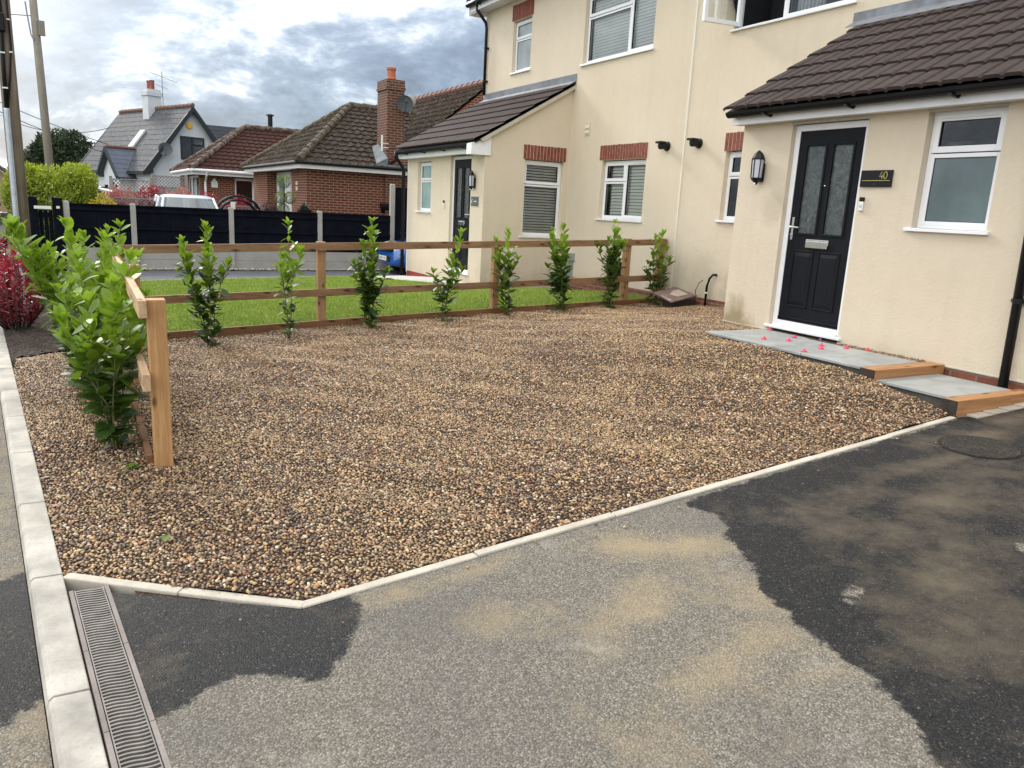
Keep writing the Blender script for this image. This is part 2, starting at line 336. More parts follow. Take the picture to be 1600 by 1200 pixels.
mGreyPl = plain('grey_plastic', (.28, .32, .33), .5, .08); mBellY = plain('yellow_alarm', (.85, .48, .02), .4, .05)
mRed = plain('red_paint', (.25, .03, .02), .6, .1); mCard = plain('slate_offcut', (.17, .12, .10), .8, .25, 6, .4, 50)

# ------------------------------------------------------------------ mesh helpers
class MB:
    def __init__(s, T=None): s.v = []; s.f = []; s.mi = []; s.T = T; s.cur = 0; s.at = {}
    def add(s, vs, fs, **at):
        o = len(s.v)
        for p in vs:
            p = Vector(p); s.v.append(tuple(s.T @ p) if s.T else tuple(p))
        for f in fs: s.f.append([o + i for i in f]); s.mi.append(s.cur)
        for k, val in at.items(): s.at.setdefault(k, {}).update({o + i: (val[i] if hasattr(val, '__len__') else val) for i in range(len(vs))})
        return s
    def box(s, x0, x1, y0, y1, z0, z1):
        x0, x1 = sorted((x0, x1)); y0, y1 = sorted((y0, y1)); z0, z1 = sorted((z0, z1))
        return s.add([(x0, y0, z0), (x1, y0, z0), (x1, y1, z0), (x0, y1, z0), (x0, y0, z1), (x1, y0, z1), (x1, y1, z1), (x0, y1, z1)],
                     [(0, 3, 2, 1), (4, 5, 6, 7), (0, 1, 5, 4), (1, 2, 6, 5), (2, 3, 7, 6), (3, 0, 4, 7)])
    def hexa(s, lo, hi):
        return s.add(list(lo) + list(hi), [(0, 3, 2, 1), (4, 5, 6, 7), (0, 1, 5, 4), (1, 2, 6, 5), (2, 3, 7, 6), (3, 0, 4, 7)])
    def prism(s, poly, d):
        d = Vector(d); n = len(poly); vs = [Vector(p) for p in poly]; vs += [p + d for p in vs]
        return s.add(vs, [list(range(n))[::-1], list(range(n, 2 * n))] + [(i, (i + 1) % n, n + (i + 1) % n, n + i) for i in range(n)])
    def tube(s, pts, r, n=8, cap=True):
        pts = [Vector(p) for p in pts]; rs = r if hasattr(r, '__len__') else [r] * len(pts); vs = []; fs = []
        for i, p in enumerate(pts):
            d = (pts[min(i + 1, len(pts) - 1)] - pts[max(i - 1, 0)]).normalized()
            a = d.cross(Vector((0, 0, 1)) if abs(d.z) < .95 else Vector((1, 0, 0))).normalized(); b = d.cross(a)
            for k in range(n):
                t = 2 * math.pi * k / n; vs.append(p + (a * math.cos(t) + b * math.sin(t)) * rs[i])
        for i in range(len(pts) - 1):
            for k in range(n): fs.append((i * n + k, i * n + (k + 1) % n, (i + 1) * n + (k + 1) % n, (i + 1) * n + k))
        if cap: fs.append(list(range(n))[::-1]); fs.append([(len(pts) - 1) * n + k for k in range(n)])
        return s.add(vs, fs)
    def lathe(s, prof, c=(0, 0, 0), n=16, axis='z'):
        vs = []; fs = []; c = Vector(c)
        for r, h in prof:
            for k in range(n):
                t = 2 * math.pi * k / n; a, b = r * math.cos(t), r * math.sin(t)
                vs.append(c + Vector({'z': (a, b, h), 'x': (h, a, b), 'y': (a, h, b)}[axis]))
        for i in range(len(prof) - 1):
            for k in range(n): fs.append((i * n + k, i * n + (k + 1) % n, (i + 1) * n + (k + 1) % n, (i + 1) * n + k))
        fs.append(list(range(n))[::-1]); fs.append([(len(prof) - 1) * n + k for k in range(n)])
        return s.add(vs, fs)
    def build(s, name, mat, parent=None, bevel=0, smooth=False, label=None):
        me = bpy.data.meshes.new(name); me.from_pydata(s.v, [], s.f); me.validate()
        mats = mat if isinstance(mat, (list, tuple)) else [mat]
        for m in mats: me.materials.append(m)
        if len(mats) > 1: me.polygons.foreach_set('material_index', s.mi[:len(me.polygons)])
        for k, d in s.at.items():
            a = me.attributes.new(k, 'FLOAT', 'POINT'); arr = np.zeros(len(s.v), dtype=np.float32)
            for i, val in d.items(): arr[i] = val
            a.data.foreach_set('value', arr)
        bm = bmesh.new(); bm.from_mesh(me)
        if not s.at and not smooth == 'raw': bmesh.ops.recalc_face_normals(bm, faces=bm.faces)
        bm.to_mesh(me); bm.free()
        o = bpy.data.objects.new(name, me); C.objects.link(o)
        if parent is not None: o.parent = parent; o.matrix_parent_inverse = parent.matrix_world.inverted() if False else Matrix.Translation(-Vector(parent.location)) if parent.type == 'EMPTY' else Matrix.Identity(4)
        if bevel:
            b = o.modifiers.new('bevel', 'BEVEL'); b.width = bevel; b.segments = 2; b.limit_method = 'ANGLE'
        if smooth: me.polygons.foreach_set('use_smooth', [True] * len(me.polygons))
        if label: o['label'] = label
        return o
def thing(name, label, cat, loc=(0, 0, 0), group=None):
    o = bpy.data.objects.new(name, None); C.objects.link(o); o.location = loc; o.empty_display_size = .2
    o['label'] = label; o['category'] = cat
    if group: o['group'] = group
    return o
def tag(o, label, cat, group=None, kind=None):
    o['label'] = label; o['category'] = cat
    if group: o['group'] = group
    if kind: o['kind'] = kind
    return o
def struct(o, label=None, cat=None):
    o['kind'] = 'structure'
    if label: o['label'] = label
    if cat: o['category'] = cat
    return o

SL = .053                                   # fall of the drive towards the road
def D(p): k = 1 / (1 + .00875 * max(p[0], 0)); return (p[0] * k, p[1] * k)
def Dl(L): return [D(p) for p in L]
# ------------------------------------------------------------------ terrain heights (thin-plate spline through levels taken on site)
CP = [(-.15, 3.5, 0)] + [(*D(p), SL * D(p)[0]) for p in ((.67, 2.79), (2.5, 2.95), (4, 3.1), (5.77, 3.3), (7.3, 3.5), (.2, 0), (3, 0), (6, 0), (9, 0), (6, -3), (.3, -3), (3, -3))] + [
      (-.6, 8, -.01), (.35, 4.8, .0), (-.2, 5.5, 0), (.4, 9.4, -.05), (1.3, 9.4, -.03), (2.6, 9.5, .04), (3.8, 9.5, .09), (5.1, 9.6, .14), (6.4, 9.7, .19), (7.5, 9.7, .22), (8.2, 9.75, .25), (6.5, 6.6, .445), (5.5, 5.85, .462), (5.5, 4.9, .452), (5.5, 4.1, .415),
      (5.5, 3.72, .375), (5.42, 3.4, .325), (6.5, 4.3, .42), (6.5, 5.9, .45), (8.2, 7, .40), (8.3, 8.7, .335), (6, 7.5, .36), (4, 6, .20), (4.2, 4.6, .20), (2, 6, .07), (4, 8, .16), (2, 4, .08), (2, 8, .04), (.8, 9.9, -.02), (2.6, 9.95, .09), (5, 10.1, .17),
      (7.5, 10.1, .27), (8.3, 10.8, .30), (8.3, 12.8, .20), (6.6, 13, .17), (6.5, 15, .10), (6.5, 17, -.05), (5.5, 16.5, -.02), (1, 16, -.05), (1, 13, -.02), (.5, 19, -.14), (3, 19, -.12), (7, 19, -.10), (9, 18, -.08), (-1, 12, -.04),
      (-1.2, 19, -.16), (3, 13, .06), (12, 9, .3), (12, 17, 0), (-3, 5, -.02), (-3, 12, -.05), (-3, -2, 0), (3, 24, -.2), (12, 24, -.1), (-3, 24, -.2)]
_P = np.array([c[:2] for c in CP], float); _z = np.array([c[2] for c in CP], float)
def _phi(r2): return np.where(r2 > 1e-12, .5 * r2 * np.log(np.maximum(r2, 1e-12)), 0)
def _tps(P, z, lam=.02):
    n = len(P); r2 = ((P[:, None] - P[None]) ** 2).sum(-1); A = np.zeros((n + 3, n + 3)); A[:n, :n] = _phi(r2) + lam * np.eye(n); A[:n, n] = 1; A[:n, n + 1:] = P; A[n:, :n] = A[:n, n:].T
    return np.linalg.solve(A, np.r_[z, 0, 0, 0])
_w = _tps(_P, _z)
def G(x, y):
    q = np.array([x, y]); r2 = ((_P - q) ** 2).sum(-1); return float(_phi(r2) @ _w[:-3] + _w[-3] + _w[-2] * x + _w[-1] * y)
def GA(Q):
    r2 = ((Q[:, None] - _P[None]) ** 2).sum(-1); return _phi(r2) @ _w[:-3] + _w[-3] + Q @ _w[-2:]
def inside(Q, poly):
    x, y = Q[:, 0], Q[:, 1]; r = np.zeros(len(Q), bool); n = len(poly)
    for i in range(n):
        x0, y0 = poly[i]; x1, y1 = poly[(i + 1) % n]
        if y0 == y1: continue
        c = ((y0 > y) != (y1 > y)) & (x < (x1 - x0) * (y - y0) / (y1 - y0) + x0); r ^= c
    return r
def sdf(Q, poly):
    d = np.full(len(Q), 1e9); n = len(poly)
    for i in range(n):
        a = np.array(poly[i], float); b = np.array(poly[(i + 1) % n], float); ab = b - a
        t = np.clip(((Q - a) @ ab) / (ab @ ab), 0, 1); d = np.minimum(d, np.linalg.norm(Q - a - t[:, None] * ab, axis=1))
    return np.where(inside(Q, poly), d, -d)
def patch(poly, step, zf, jitter=0):
    pts = []
    for i in range(len(poly)):
        a = np.array(poly[i], float); b = np.array(poly[(i + 1) % len(poly)], float); k = max(1, int(np.linalg.norm(b - a) / step))
        for j in range(k): pts.append(a + (b - a) * j / k)
    nb = len(pts); P = np.array(pts); lo, hi = P.min(0), P.max(0)
    gx, gy = np.meshgrid(np.arange(lo[0] + step / 2, hi[0], step), np.arange(lo[1] + step / 2, hi[1], step)); Q = np.c_[gx.ravel(), gy.ravel()]
    if jitter: Q = Q + rng.uniform(-jitter, jitter, Q.shape)
    Q = Q[sdf(Q, [tuple(p) for p in P]) > step * .35]; A = np.vstack([P, Q])
    r = delaunay_2d_cdt([Vector(p) for p in A], [(i, (i + 1) % nb) for i in range(nb)], [], 1, 1e-5)
    V = np.array([tuple(v) for v in r[0]]); F = [list(f) for f in r[2]]
    Z = zf(V)
    mb = MB(); mb.v = [(float(a[0]), float(a[1]), float(b)) for a, b in zip(V, Z)]
    for f in F:
        a, b, c = [V[i] for i in f[:3]]
        if (b[0] - a[0]) * (c[1] - a[1]) - (b[1] - a[1]) * (c[0] - a[0]) < 0: f = f[::-1]
        mb.f.append(f); mb.mi.append(0)
    return mb, V
def setattr_(o, name, arr):
    a = o.data.attributes.get(name) or o.data.attributes.new(name, 'FLOAT', 'POINT'); a.data.foreach_set('value', np.asarray(arr, dtype=np.float32))

kx = lambda y: .19 - .0985 * y           # inner line of the kerb
# ground sheet to the horizon
mb = MB(); xs = [-600, -200, -60, -20, -8, -3, 0, 3, 6, 9, 12, 20, 60, 200, 600]; ys = [-600, -200, -60, -20, -8, -3, 0, 3, 6, 9, 12, 16, 20, 30, 60, 200, 600]
vs = [(x, y, -.45) for y in ys for x in xs]; nx = len(xs)
mb.add(vs, [(j * nx + i, j * nx + i + 1, (j + 1) * nx + i + 1, (j + 1) * nx + i) for j in range(len(ys) - 1) for i in range(nx - 1)])
struct(mb.build('ground', mEarth))
# road (footway tarmac) on the left of the kerb
mb, V = patch([(kx(-3) - .13, -3), (kx(60) - .13, 60), (-14, 60), (-14, -3)], 1.2, lambda V: np.full(len(V), -.07) - .012 * np.maximum(V[:, 1] - 6, 0) * (V[:, 1] < 25) - .228 * (V[:, 1] >= 25))
o = struct(mb.build('road', mTar, smooth='raw'))
dampP = [(-.05, 4.0), (-.33, 3.72), (-.37, 3.2), (-.33, 2.95), (-.25, 2.62), (-.2, 2.3), (-.9, 2.0), (-3, 2.2), (-3, 3.9)]
# finer near piece of road so that the damp patch has its outline
mb, V = patch([(kx(.5) - .131, .5), (kx(9) - .131, 9), (-2.2, 9), (-2.2, .5)], .06, lambda V: np.full(len(V), -.062) - .012 * np.maximum(V[:, 1] - 6, 0))
o2 = struct(mb.build('road_patch', mTar, smooth='raw')); setattr_(o2, 'wet', np.clip(.5 + sdf(V, [(-.1, 3.75), (-.34, 3.7), (-.6, 3.6), (-.9, 3.1), (-.36, 2.78), (-.32, 2.55), (-.26, 2.62), (-.22, 2.68), (-.1, 2.75)]) * 1.2, 0, 1)); setattr_(o2, 'silt', np.full(len(V), .34)); setattr_(o2, 'wsilt', np.full(len(V), .2))
setattr_(o, 'silt', np.full(len(o.data.vertices), .34)); setattr_(o, 'wet', np.zeros(len(o.data.vertices)))

# drive tarmac
EA, EB, EC = (-.16, 3.478), D((.675, 2.79)), D((5.77, 3.3))
drive = [(.19 + .14, -3), (kx(2) + .14, 2.0), (kx(3.38) + .145, 3.28), EB, EC, (5.49, 3.16), (7.4, 3.24), (11, 3.2), (11, -3)]
mb, V = patch(drive, .06, lambda V: np.maximum(SL * V[:, 0], 0) - .006)
dr = struct(mb.build('drive', mTar, smooth='raw'))
big = Dl([(2.75, 2.97), (2.81, 2.68), (2.66, 2.52), (2.6, 2.35), (2.57, 2.25), (2.42, 2.08), (2.37, 1.85), (2.33, 1.72), (2.31, 1.6), (2.33, 1.52), (2.29, 1.42), (2.27, 1.3), (2.22, 1.2), (2.14, 1.12), (2.05, .95), (1.9, .6), (1.8, -3), (11, -3), (11, 3.6), (5.8, 3.3), (4, 3.1)])
small = Dl([(-.1, 3.6), (.675, 2.85), (.9, 2.82), (.88, 2.7), (.82, 2.55), (.74, 2.42), (.64, 2.31), (.55, 2.31), (.48, 2.40), (.37, 2.46), (.28, 2.42), (.2, 2.35), (.1, 2.34), (.03, 2.37), (-.1, 2.7)])
s1 = sdf(V, big); s2 = sdf(V, small)
isl = [sdf(V, Dl(p)) for p in ([(2.79, 1.96), (2.84, 1.86), (2.72, 1.8), (2.64, 1.78), (2.70, 1.9)], [(2.43, 1.62), (2.48, 1.60), (2.44, 1.52), (2.40, 1.54)], [(3.85, 1.85), (4.0, 1.8), (3.9, 1.68), (3.78, 1.72)])]
wet = np.maximum(s1, s2)
for q in isl: wet = np.minimum(wet, -q + .022)
setattr_(dr, 'wet', np.clip(.5 + wet * 1.2, 0, 1))
def blob(V, L):
    r = np.zeros(len(V))
    for x, y, rx, ry, k, a in L:
        x, y = D((x, y))
        c, s = math.cos(a), math.sin(a); dx, dy = V[:, 0] - x, V[:, 1] - y; u = (dx * c + dy * s) / rx; v = (-dx * s + dy * c) / ry
        r = np.maximum(r, k * np.exp(-(u * u + v * v)))
    return r
setattr_(dr, 'silt', blob(V, [(2.4, 2.55, .5, .16, 1.0, -.5), (1.85, 2.2, .42, .12, .75, .6), (1.95, 1.75, .42, .14, 1.0, .15), (2.15, 1.55, .3, .13, .8, 0), (1.4, 2.35, .3, .2, .6, 0), (1.3, 2.75, .8, .07, .75, .1), (1.5, 1.4, .35, .3, .5, 0), (2.4, 2.1, .2, .35, .8, 0)]) * .80 + .04)
setattr_(dr, 'wsilt', blob(V, [(4.2, 2.35, .7, .18, 1.0, .2), (3.6, 2.6, .5, .15, .8, .1), (3.1, 1.65, .55, .3, .8, .3), (5.2, 2.2, .8, .2, .8, 0), (3.5, 1.9, .5, .18, .7, .5), (6.2, 3.1, .5, .2, .9, 0), (5.0, 3.0, .3, .1, .6, 0), (4.6, 2.75, .9, .09, .9, .05), (5.6, 2.95, .5, .1, 1.0, 0), (3.4, 2.2, .5, .3, .6, .3)]) * .62 + .20)

# manhole cover, half buried in the tarmac
def disc(name, cx, cy, r, z, mat, parent=None):
    mb = MB(); n = 40; pts = [(cx + r * math.cos(2 * math.pi * k / n), cy + r * math.sin(2 * math.pi * k / n)) for k in range(n)]
    mb.prism([(x, y, SL * x + z - .02) for x, y in pts], (0, 0, .02)); return mb.build(name, mat, parent)
MX, MY = D((5.22, 2.80))
mh = thing('manhole_cover', 'round dark manhole cover ringed in the damp tarmac near the sleeper step', 'manhole cover', (MX, MY, .25))
disc('cover', MX, MY, .225, .002, mat_ground('manhole_iron', [(.3, (.016, .015, .013)), (.6, (.045, .038, .03)), (.75, (.11, .09, .065))], 12, 1, 60, .8, .01), mh)
mb = MB(); n = 48
for k in range(n):
    a0, a1 = 2 * math.pi * k / n, 2 * math.pi * (k + 1) / n; q = []
    for a, r in ((a0, .230), (a1, .230), (a1, .238), (a0, .238)): x = MX + r * math.cos(a); q.append((x, MY + r * math.sin(a), SL * x))
    mb.add(q, [(0, 1, 2, 3)])
mb.build('frame_ring', mBlack, mh)

# ------------------------------------------------------------------ kerb stones, drain, edging
ya = [-1.1 + .92 * i for i in range(0, 24)]
off = 3.51 - (-1.1 + .92 * 5); ya = [y + off for y in ya]
def kerb_z(y): return -.012 * max(0, y - 6) if y < 25 else -.228
kp = None
for i in range(len(ya) - 1):
    y0, y1 = ya[i] + .0055, ya[i + 1] - .0055; mb = MB()
    def ring(y):
        x = kx(y); z = kerb_z(y)
        return [(x, y, z - .25), (x, y, z - .004), (x - .004, y, z), (x - .104, y, z + .001), (x - .118, y, z - .012), (x - .127, y, z - .04), (x - .127, y, z - .25)]
    a, b = ring(y0), ring(y1); n = len(a)
    mb.add(a + b, [(k, k + 1, n + k + 1, n + k) for k in range(n - 1)] + [list(range(n)), list(range(2 * n - 1, n - 1, -1))])
    o = mb.build('kerb_stone', mKerb, bevel=.003)
    words = {4: 'kerb stone alongside the upper half of the drain grating, damp at its inner edge', 3: 'kerb stone lowest in the picture, beside the near end of the drain grating', 5: 'kerb stone where the concrete edging meets the kerb, beside yellow gravel', 6: 'kerb stone level with the golden fence end post and the fallen leaf', 7: 'kerb stone level with the two nearest laurels', 8: 'kerb stone beside the middle of the laurel row, below the soil bed', 9: 'kerb stone just before the gravel gives way to dark soil', 10: 'kerb stone beside the start of the dark soil bed', 11: 'kerb stone beside the dark soil just short of the red bush', 12: 'kerb stone at the foot of the nearest red photinia bush'}
    tag(o, words.get(i, 'pale grey concrete kerb stone in the long row beside the road'), 'kerb stone', 'kerb stones along the road edge')
    if i > 30: pass

dc = thing('drainage_channel', 'slotted grey drainage channel set between kerb and tarmac', 'drain', (.03, 2.4, 0))
yl = 3.33
def dx(y, t): return kx(y) + .006 + t
mb = MB()
for seg in range(8):
    y1 = yl - .5 * seg; y0 = y1 - .496
    for t0, t1 in ((0, .015), (.127, .142)):
        mb.hexa([(dx(y0, t0), y0, -.12), (dx(y0, t1), y0, -.12), (dx(y1, t1), y1, -.12), (dx(y1, t0), y1, -.12)], [(dx(y0, t0), y0, .001), (dx(y0, t1), y0, .003), (dx(y1, t1), y1, .003), (dx(y1, t0), y1, .001)])
    mb.hexa([(dx(y0, 0), y0, -.14), (dx(y0, .142), y0, -.14), (dx(y1, .142), y1, -.14), (dx(y1, 0), y1, -.14)], [(dx(y0, 0), y0, -.11), (dx(y0, .142), y0, -.11), (dx(y1, .142), y1, -.11), (dx(y1, 0), y1, -.11)])
mb.build('channel_body', mDrainC, dc)
mb = MB(); nb = 200; pitch = .0195
for k in range(nb):
    y = yl - .012 - pitch * k; top = []; m = 9
    for side in (0, 1):
        for j in range(m):
            t = .019 + .104 * j / (m - 1); wv = .0035 * math.sin(2 * math.pi * j / (m - 1) * 1.0); yy = y + wv + (-.0036 if side == 0 else .0036)
            top.append((dx(yy, t), yy, -.001))
    vs = top + [(x, y_, z - .035) for x, y_, z in top]; fs = []
    for j in range(m - 1):
        fs += [(j, j + 1, m + j + 1, m + j), (j, 2 * m + j, 2 * m + j + 1, j + 1), (m + j + 1, 3 * m + j + 1, 3 * m + j, m + j)]
    mb.add(vs, fs)
for t in (.0205, .1215):
    mb.hexa([(dx(-.6, t - .002), -.6, -.02), (dx(-.6, t + .002), -.6, -.02), (dx(yl, t + .002), yl, -.02), (dx(yl, t - .002), yl, -.02)], [(dx(-.6, t - .002), -.6, -.0005), (dx(-.6, t + .002), -.6, -.0005), (dx(yl, t + .002), yl, -.0005), (dx(yl, t - .002), yl, -.0005)])
mb.build('grating', mDrainG, dc, label='wavy slotted grating')
MB().add([(dx(-.7, 0), -.7, -.1), (dx(-.7, .142), -.7, -.1), (dx(yl, .142), yl, -.1), (dx(yl, 0), yl, -.1)], [(0, 1, 2, 3)]).build('sump', mDark, dc)

def edging(a, b, nseg, lab):
    a, b = np.array(a), np.array(b); d = (b - a) / np.linalg.norm(b - a); nn = np.array([-d[1], d[0]])
    if nn[1] < 0: nn = -nn
    ln = np.linalg.norm(b - a)
    for i in range(nseg):
        p = a + d * (ln * i / nseg + .002); q = a + d * (ln * (i + 1) / nseg - .002); wd = .05
        jz = random.uniform(-.004, .004); jn = nn * random.uniform(-.004, .004)
        c = [p + jn, q + jn, q + jn + nn * wd, p + jn + nn * wd]; z = lambda P: max(0, SL * P[0]) + .003 + jz * .6
        mb = MB(); mb.hexa([(P[0], P[1], z(P) - .2) for P in c], [(P[0], P[1], z(P)) for P in c])
        o = mb.build('edging_stone', mEdge, bevel=.006)
        tag(o, lab[i] if isinstance(lab, list) else lab, 'edging stone', 'concrete edging between gravel and tarmac')
edging(EA, EB, 2, ['short concrete edging stone butting against the kerb above the drain', 'concrete edging stone ending at the corner of the gravel over the dark wet patch'])
edging(EB, EC, 6, ['concrete edging stone nearest the gravel corner, running up from the wet patch', 'second concrete edging stone up from the gravel corner', 'third concrete edging stone up from the gravel corner, beside tan silt', 'fourth concrete edging stone, beside the head of the large wet patch', 'fifth concrete edging stone, the one before the last below the steps', 'last concrete edging stone, ending at the lower sleeper'])

# ------------------------------------------------------------------ gravel
gpoly = [(kx(3.50) + .002, 3.52), (EB[0] + .005, EB[1] + .056), (EC[0] - .02, EC[1] + .052), (5.48, 3.2), (5.56, 3.9), (5.53, 4.05), (5.53, 5.95), (6.49, 5.95), (6.49, 6.6), (8.29, 6.62), (8.29, 9.75), (8.2, 9.79), (.4, 9.40), (-.60, 8.55), (kx(8.0) + .002, 8.0)]
def gz(V): return GA(V) - .003 + .010 * np.sin(V[:, 0] * 5.1 + 1.3 * np.sin(V[:, 1] * 3.3)) * np.sin(V[:, 1] * 4.3 + V[:, 0]) + .006 * np.sin(V[:, 0] * 11 + V[:, 1] * 7)
mb, V = patch(gpoly, .09, gz, .01)
bed = mb.build('gravel', mBed, smooth='raw'); tag(bed, 'brown and honey coloured river gravel filling the parking area', 'gravel', kind='stuff')
strip = [(6.37, 3.28), (6.492, 3.28), (6.492, 4.96), (6.37, 4.96)]
mb, V = patch(strip, .08, lambda V: np.where(V[:, 1] > 4.0, .474, .372), 0)
bed2 = mb.build('gravel_strip', mBed, smooth='raw'); tag(bed2, 'thin strip of brown gravel between the slabs and the porch wall', 'gravel', kind='stuff')
farpoly = [(.2, 18.75), (6.9, 18.75), (6.9, 19.04), (.2, 19.04)]
mb, V = patch(farpoly, .2, lambda V: GA(V) + .03, 0)
bed3 = mb.build('gravel_border', mBed, smooth='raw'); tag(bed3, 'pale stone border along the foot of the black fence', 'gravel', kind='stuff')

def mat_pebble():
    t = MT('pebbles', .5, .45); n = t.n('ShaderNodeObjectInfo'); r = n.outputs['Random']
    c = t.ramp(r, [(0, (.055, .036, .027)), (.12, (.12, .06, .036)), (.28, (.205, .11, .05)), (.39, (.15, .11, .075)), (.47, (.35, .215, .10)), (.57, (.24, .095, .045)), (.65, (.50, .34, .165)), (.75, (.23, .155, .10)), (.83, (.52, .39, .25)), (.91, (.47, .26, .10)), (.97, (.66, .55, .40))], 'CONSTANT')
    ns = t.noise(1.1, 4, .6); c = t.mix(t.ramp(ns, [(.42, 0.0), (.68, .36)]), c, (.55, .38, .19))
    c = t.mix(t.ramp(t.noise(.8, 5, .6, t.mapping(t.co(), (1, 1, 1), (0, 0, 0), (4, 9, 0))), [(.48, 0.0), (.70, .28)]), c, (.10, .06, .035))
    c = t.mix(t.ramp(t.noise(190, 3, .6), [(.45, 0.0), (.8, .45)]), c, t.mix(.5, c, (.5, .42, .3)))
    t.col(c); return t.m
mPeb = mat_pebble()
def pebble_nodes(name, dmin, dens, s0, s1, lift, mat, sink=0):
    ng = bpy.data.node_groups.new(name, 'GeometryNodeTree')
    ng.interface.new_socket('Geometry', in_out='INPUT', socket_type='NodeSocketGeometry'); ng.interface.new_socket('Geometry', in_out='OUTPUT', socket_type='NodeSocketGeometry')
    n = ng.nodes; l = ng.links; gi = n.new('NodeGroupInput'); go = n.new('NodeGroupOutput')
    join = n.new('GeometryNodeJoinGeometry'); l.new(gi.outputs[0], join.inputs[0])
    vars_ = n.new('GeometryNodeJoinGeometry')
    for k, sc in enumerate(((1, .78, .5), (1, .6, .55), (.9, .85, .42), (1.15, .7, .6), (.8, .75, .62))):
        ico = n.new('GeometryNodeMeshIcoSphere'); ico.inputs['Radius'].default_value = 1; ico.inputs['Subdivisions'].default_value = 2
        sp = n.new('GeometryNodeSetPosition'); l.new(ico.outputs[0], sp.inputs[0])
        nz = n.new('ShaderNodeTexNoise'); nz.inputs['Scale'].default_value = .9; nz.noise_dimensions = '4D'; nz.inputs['W'].default_value = k * 3.7
        pos = n.new('GeometryNodeInputPosition'); sub = n.new('ShaderNodeVectorMath'); sub.operation = 'SUBTRACT'; l.new(nz.outputs['Color'], sub.inputs[0]); sub.inputs[1].default_value = (.5, .5, .5)
        ml = n.new('ShaderNodeVectorMath'); ml.operation = 'SCALE'; l.new(sub.outputs[0], ml.inputs[0]); ml.inputs['Scale'].default_value = .9
        ad = n.new('ShaderNodeVectorMath'); ad.operation = 'ADD'; l.new(pos.outputs[0], ad.inputs[0]); l.new(ml.outputs[0], ad.inputs[1])
        m2 = n.new('ShaderNodeVectorMath'); m2.operation = 'MULTIPLY'; l.new(ad.outputs[0], m2.inputs[0]); m2.inputs[1].default_value = sc; l.new(m2.outputs[0], sp.inputs['Position'])
        ss = n.new('GeometryNodeSetShadeSmooth'); l.new(sp.outputs[0], ss.inputs[0]); sm = n.new('GeometryNodeSetMaterial'); sm.inputs['Material'].default_value = mat; l.new(ss.outputs[0], sm.inputs[0])
        gti = n.new('GeometryNodeGeometryToInstance'); l.new(sm.outputs[0], gti.inputs[0]); l.new(gti.outputs[0], vars_.inputs[0])
    ds = n.new('GeometryNodeDistributePointsOnFaces'); ds.distribute_method = 'POISSON'; l.new(gi.outputs[0], ds.inputs['Mesh'])
    ds.inputs['Distance Min'].default_value = dmin; ds.inputs['Density Max'].default_value = dens
    rv = n.new('FunctionNodeRandomValue'); rv.data_type = 'FLOAT_VECTOR'; rv.inputs[0].default_value = (-.55, -.55, 0); rv.inputs[1].default_value = (.55, .55, 6.283)
    rs = n.new('FunctionNodeRandomValue'); rs.inputs[2].default_value = 0; rs.inputs[3].default_value = 1
    pw = n.new('ShaderNodeMath'); pw.operation = 'POWER'; l.new(rs.outputs[1], pw.inputs[0]); pw.inputs[1].default_value = 1.7
    mr = n.new('ShaderNodeMapRange'); l.new(pw.outputs[0], mr.inputs[0]); mr.inputs[3].default_value = s0; mr.inputs[4].default_value = s1
    io = n.new('GeometryNodeInstanceOnPoints'); l.new(ds.outputs[0], io.inputs['Points']); l.new(vars_.outputs[0], io.inputs['Instance']); io.inputs['Pick Instance'].default_value = True
    l.new(rv.outputs[0], io.inputs['Rotation']); l.new(mr.outputs[0], io.inputs['Scale'])
    tr = n.new('GeometryNodeSetPosition')
    rz = n.new('FunctionNodeRandomValue'); rz.data_type = 'FLOAT_VECTOR'; rz.inputs[0].default_value = (0, 0, lift - .003); rz.inputs[1].default_value = (0, 0, lift + .004); rz.inputs['Seed'].default_value = 5
    l.new(ds.outputs[0], tr.inputs[0]); l.new(rz.outputs[0], tr.inputs['Offset']); l.new(tr.outputs[0], io.inputs['Points'])
    l.new(io.outputs[0], join.inputs[0]); l.new(join.outputs[0], go.inputs[0]); return ng
bed.modifiers.new('pebbles', 'NODES').node_group = pebble_nodes('pebbles', .0122, 8500, .0066, .0128, .004, mPeb)
m2 = bed.modifiers.new('pebbles_top', 'NODES')
bed2.modifiers.new('pebbles', 'NODES').node_group = bed.modifiers[0].node_group
bed.modifiers.remove(m2)
bed3.modifiers.new('pebbles', 'NODES').node_group = pebble_nodes('border_stones', .04, 600, .018, .032, .008, plain('border_stone', (.42, .38, .32), .8, .5, 30))

sp_ = [(.1, 3.28), D((.66, 2.77)), D((5.6, 3.26)), D((5.6, 3.02)), (.66, 2.50), (.12, 3.05)]
mb, V = patch(sp_, .12, lambda V: np.maximum(SL * V[:, 0], 0) - .012)
bed4 = mb.build('loose_stones', mBed, smooth='raw'); tag(bed4, 'stray gravel stones kicked over the edging onto the tarmac', 'gravel', kind='stuff')
bed4.modifiers.new('pebbles', 'NODES').node_group = pebble_nodes('stray_pebbles', .05, 24, .004, .0105, .014, mPeb)
# soil bed at the far left, under the photinia
spoly = [(kx(8.0) + .002, 8.0), (-.60, 8.55), (.4, 9.40), (.3, 12.5), (kx(12.5) + .002, 12.5)]
mb, V = patch(spoly, .05, lambda V: GA(V) + .01 + rng.uniform(-.012, .02, len(V)), .01)
so_ = mb.build('soil_bed', mSoil, smooth='raw'); struct(so_)
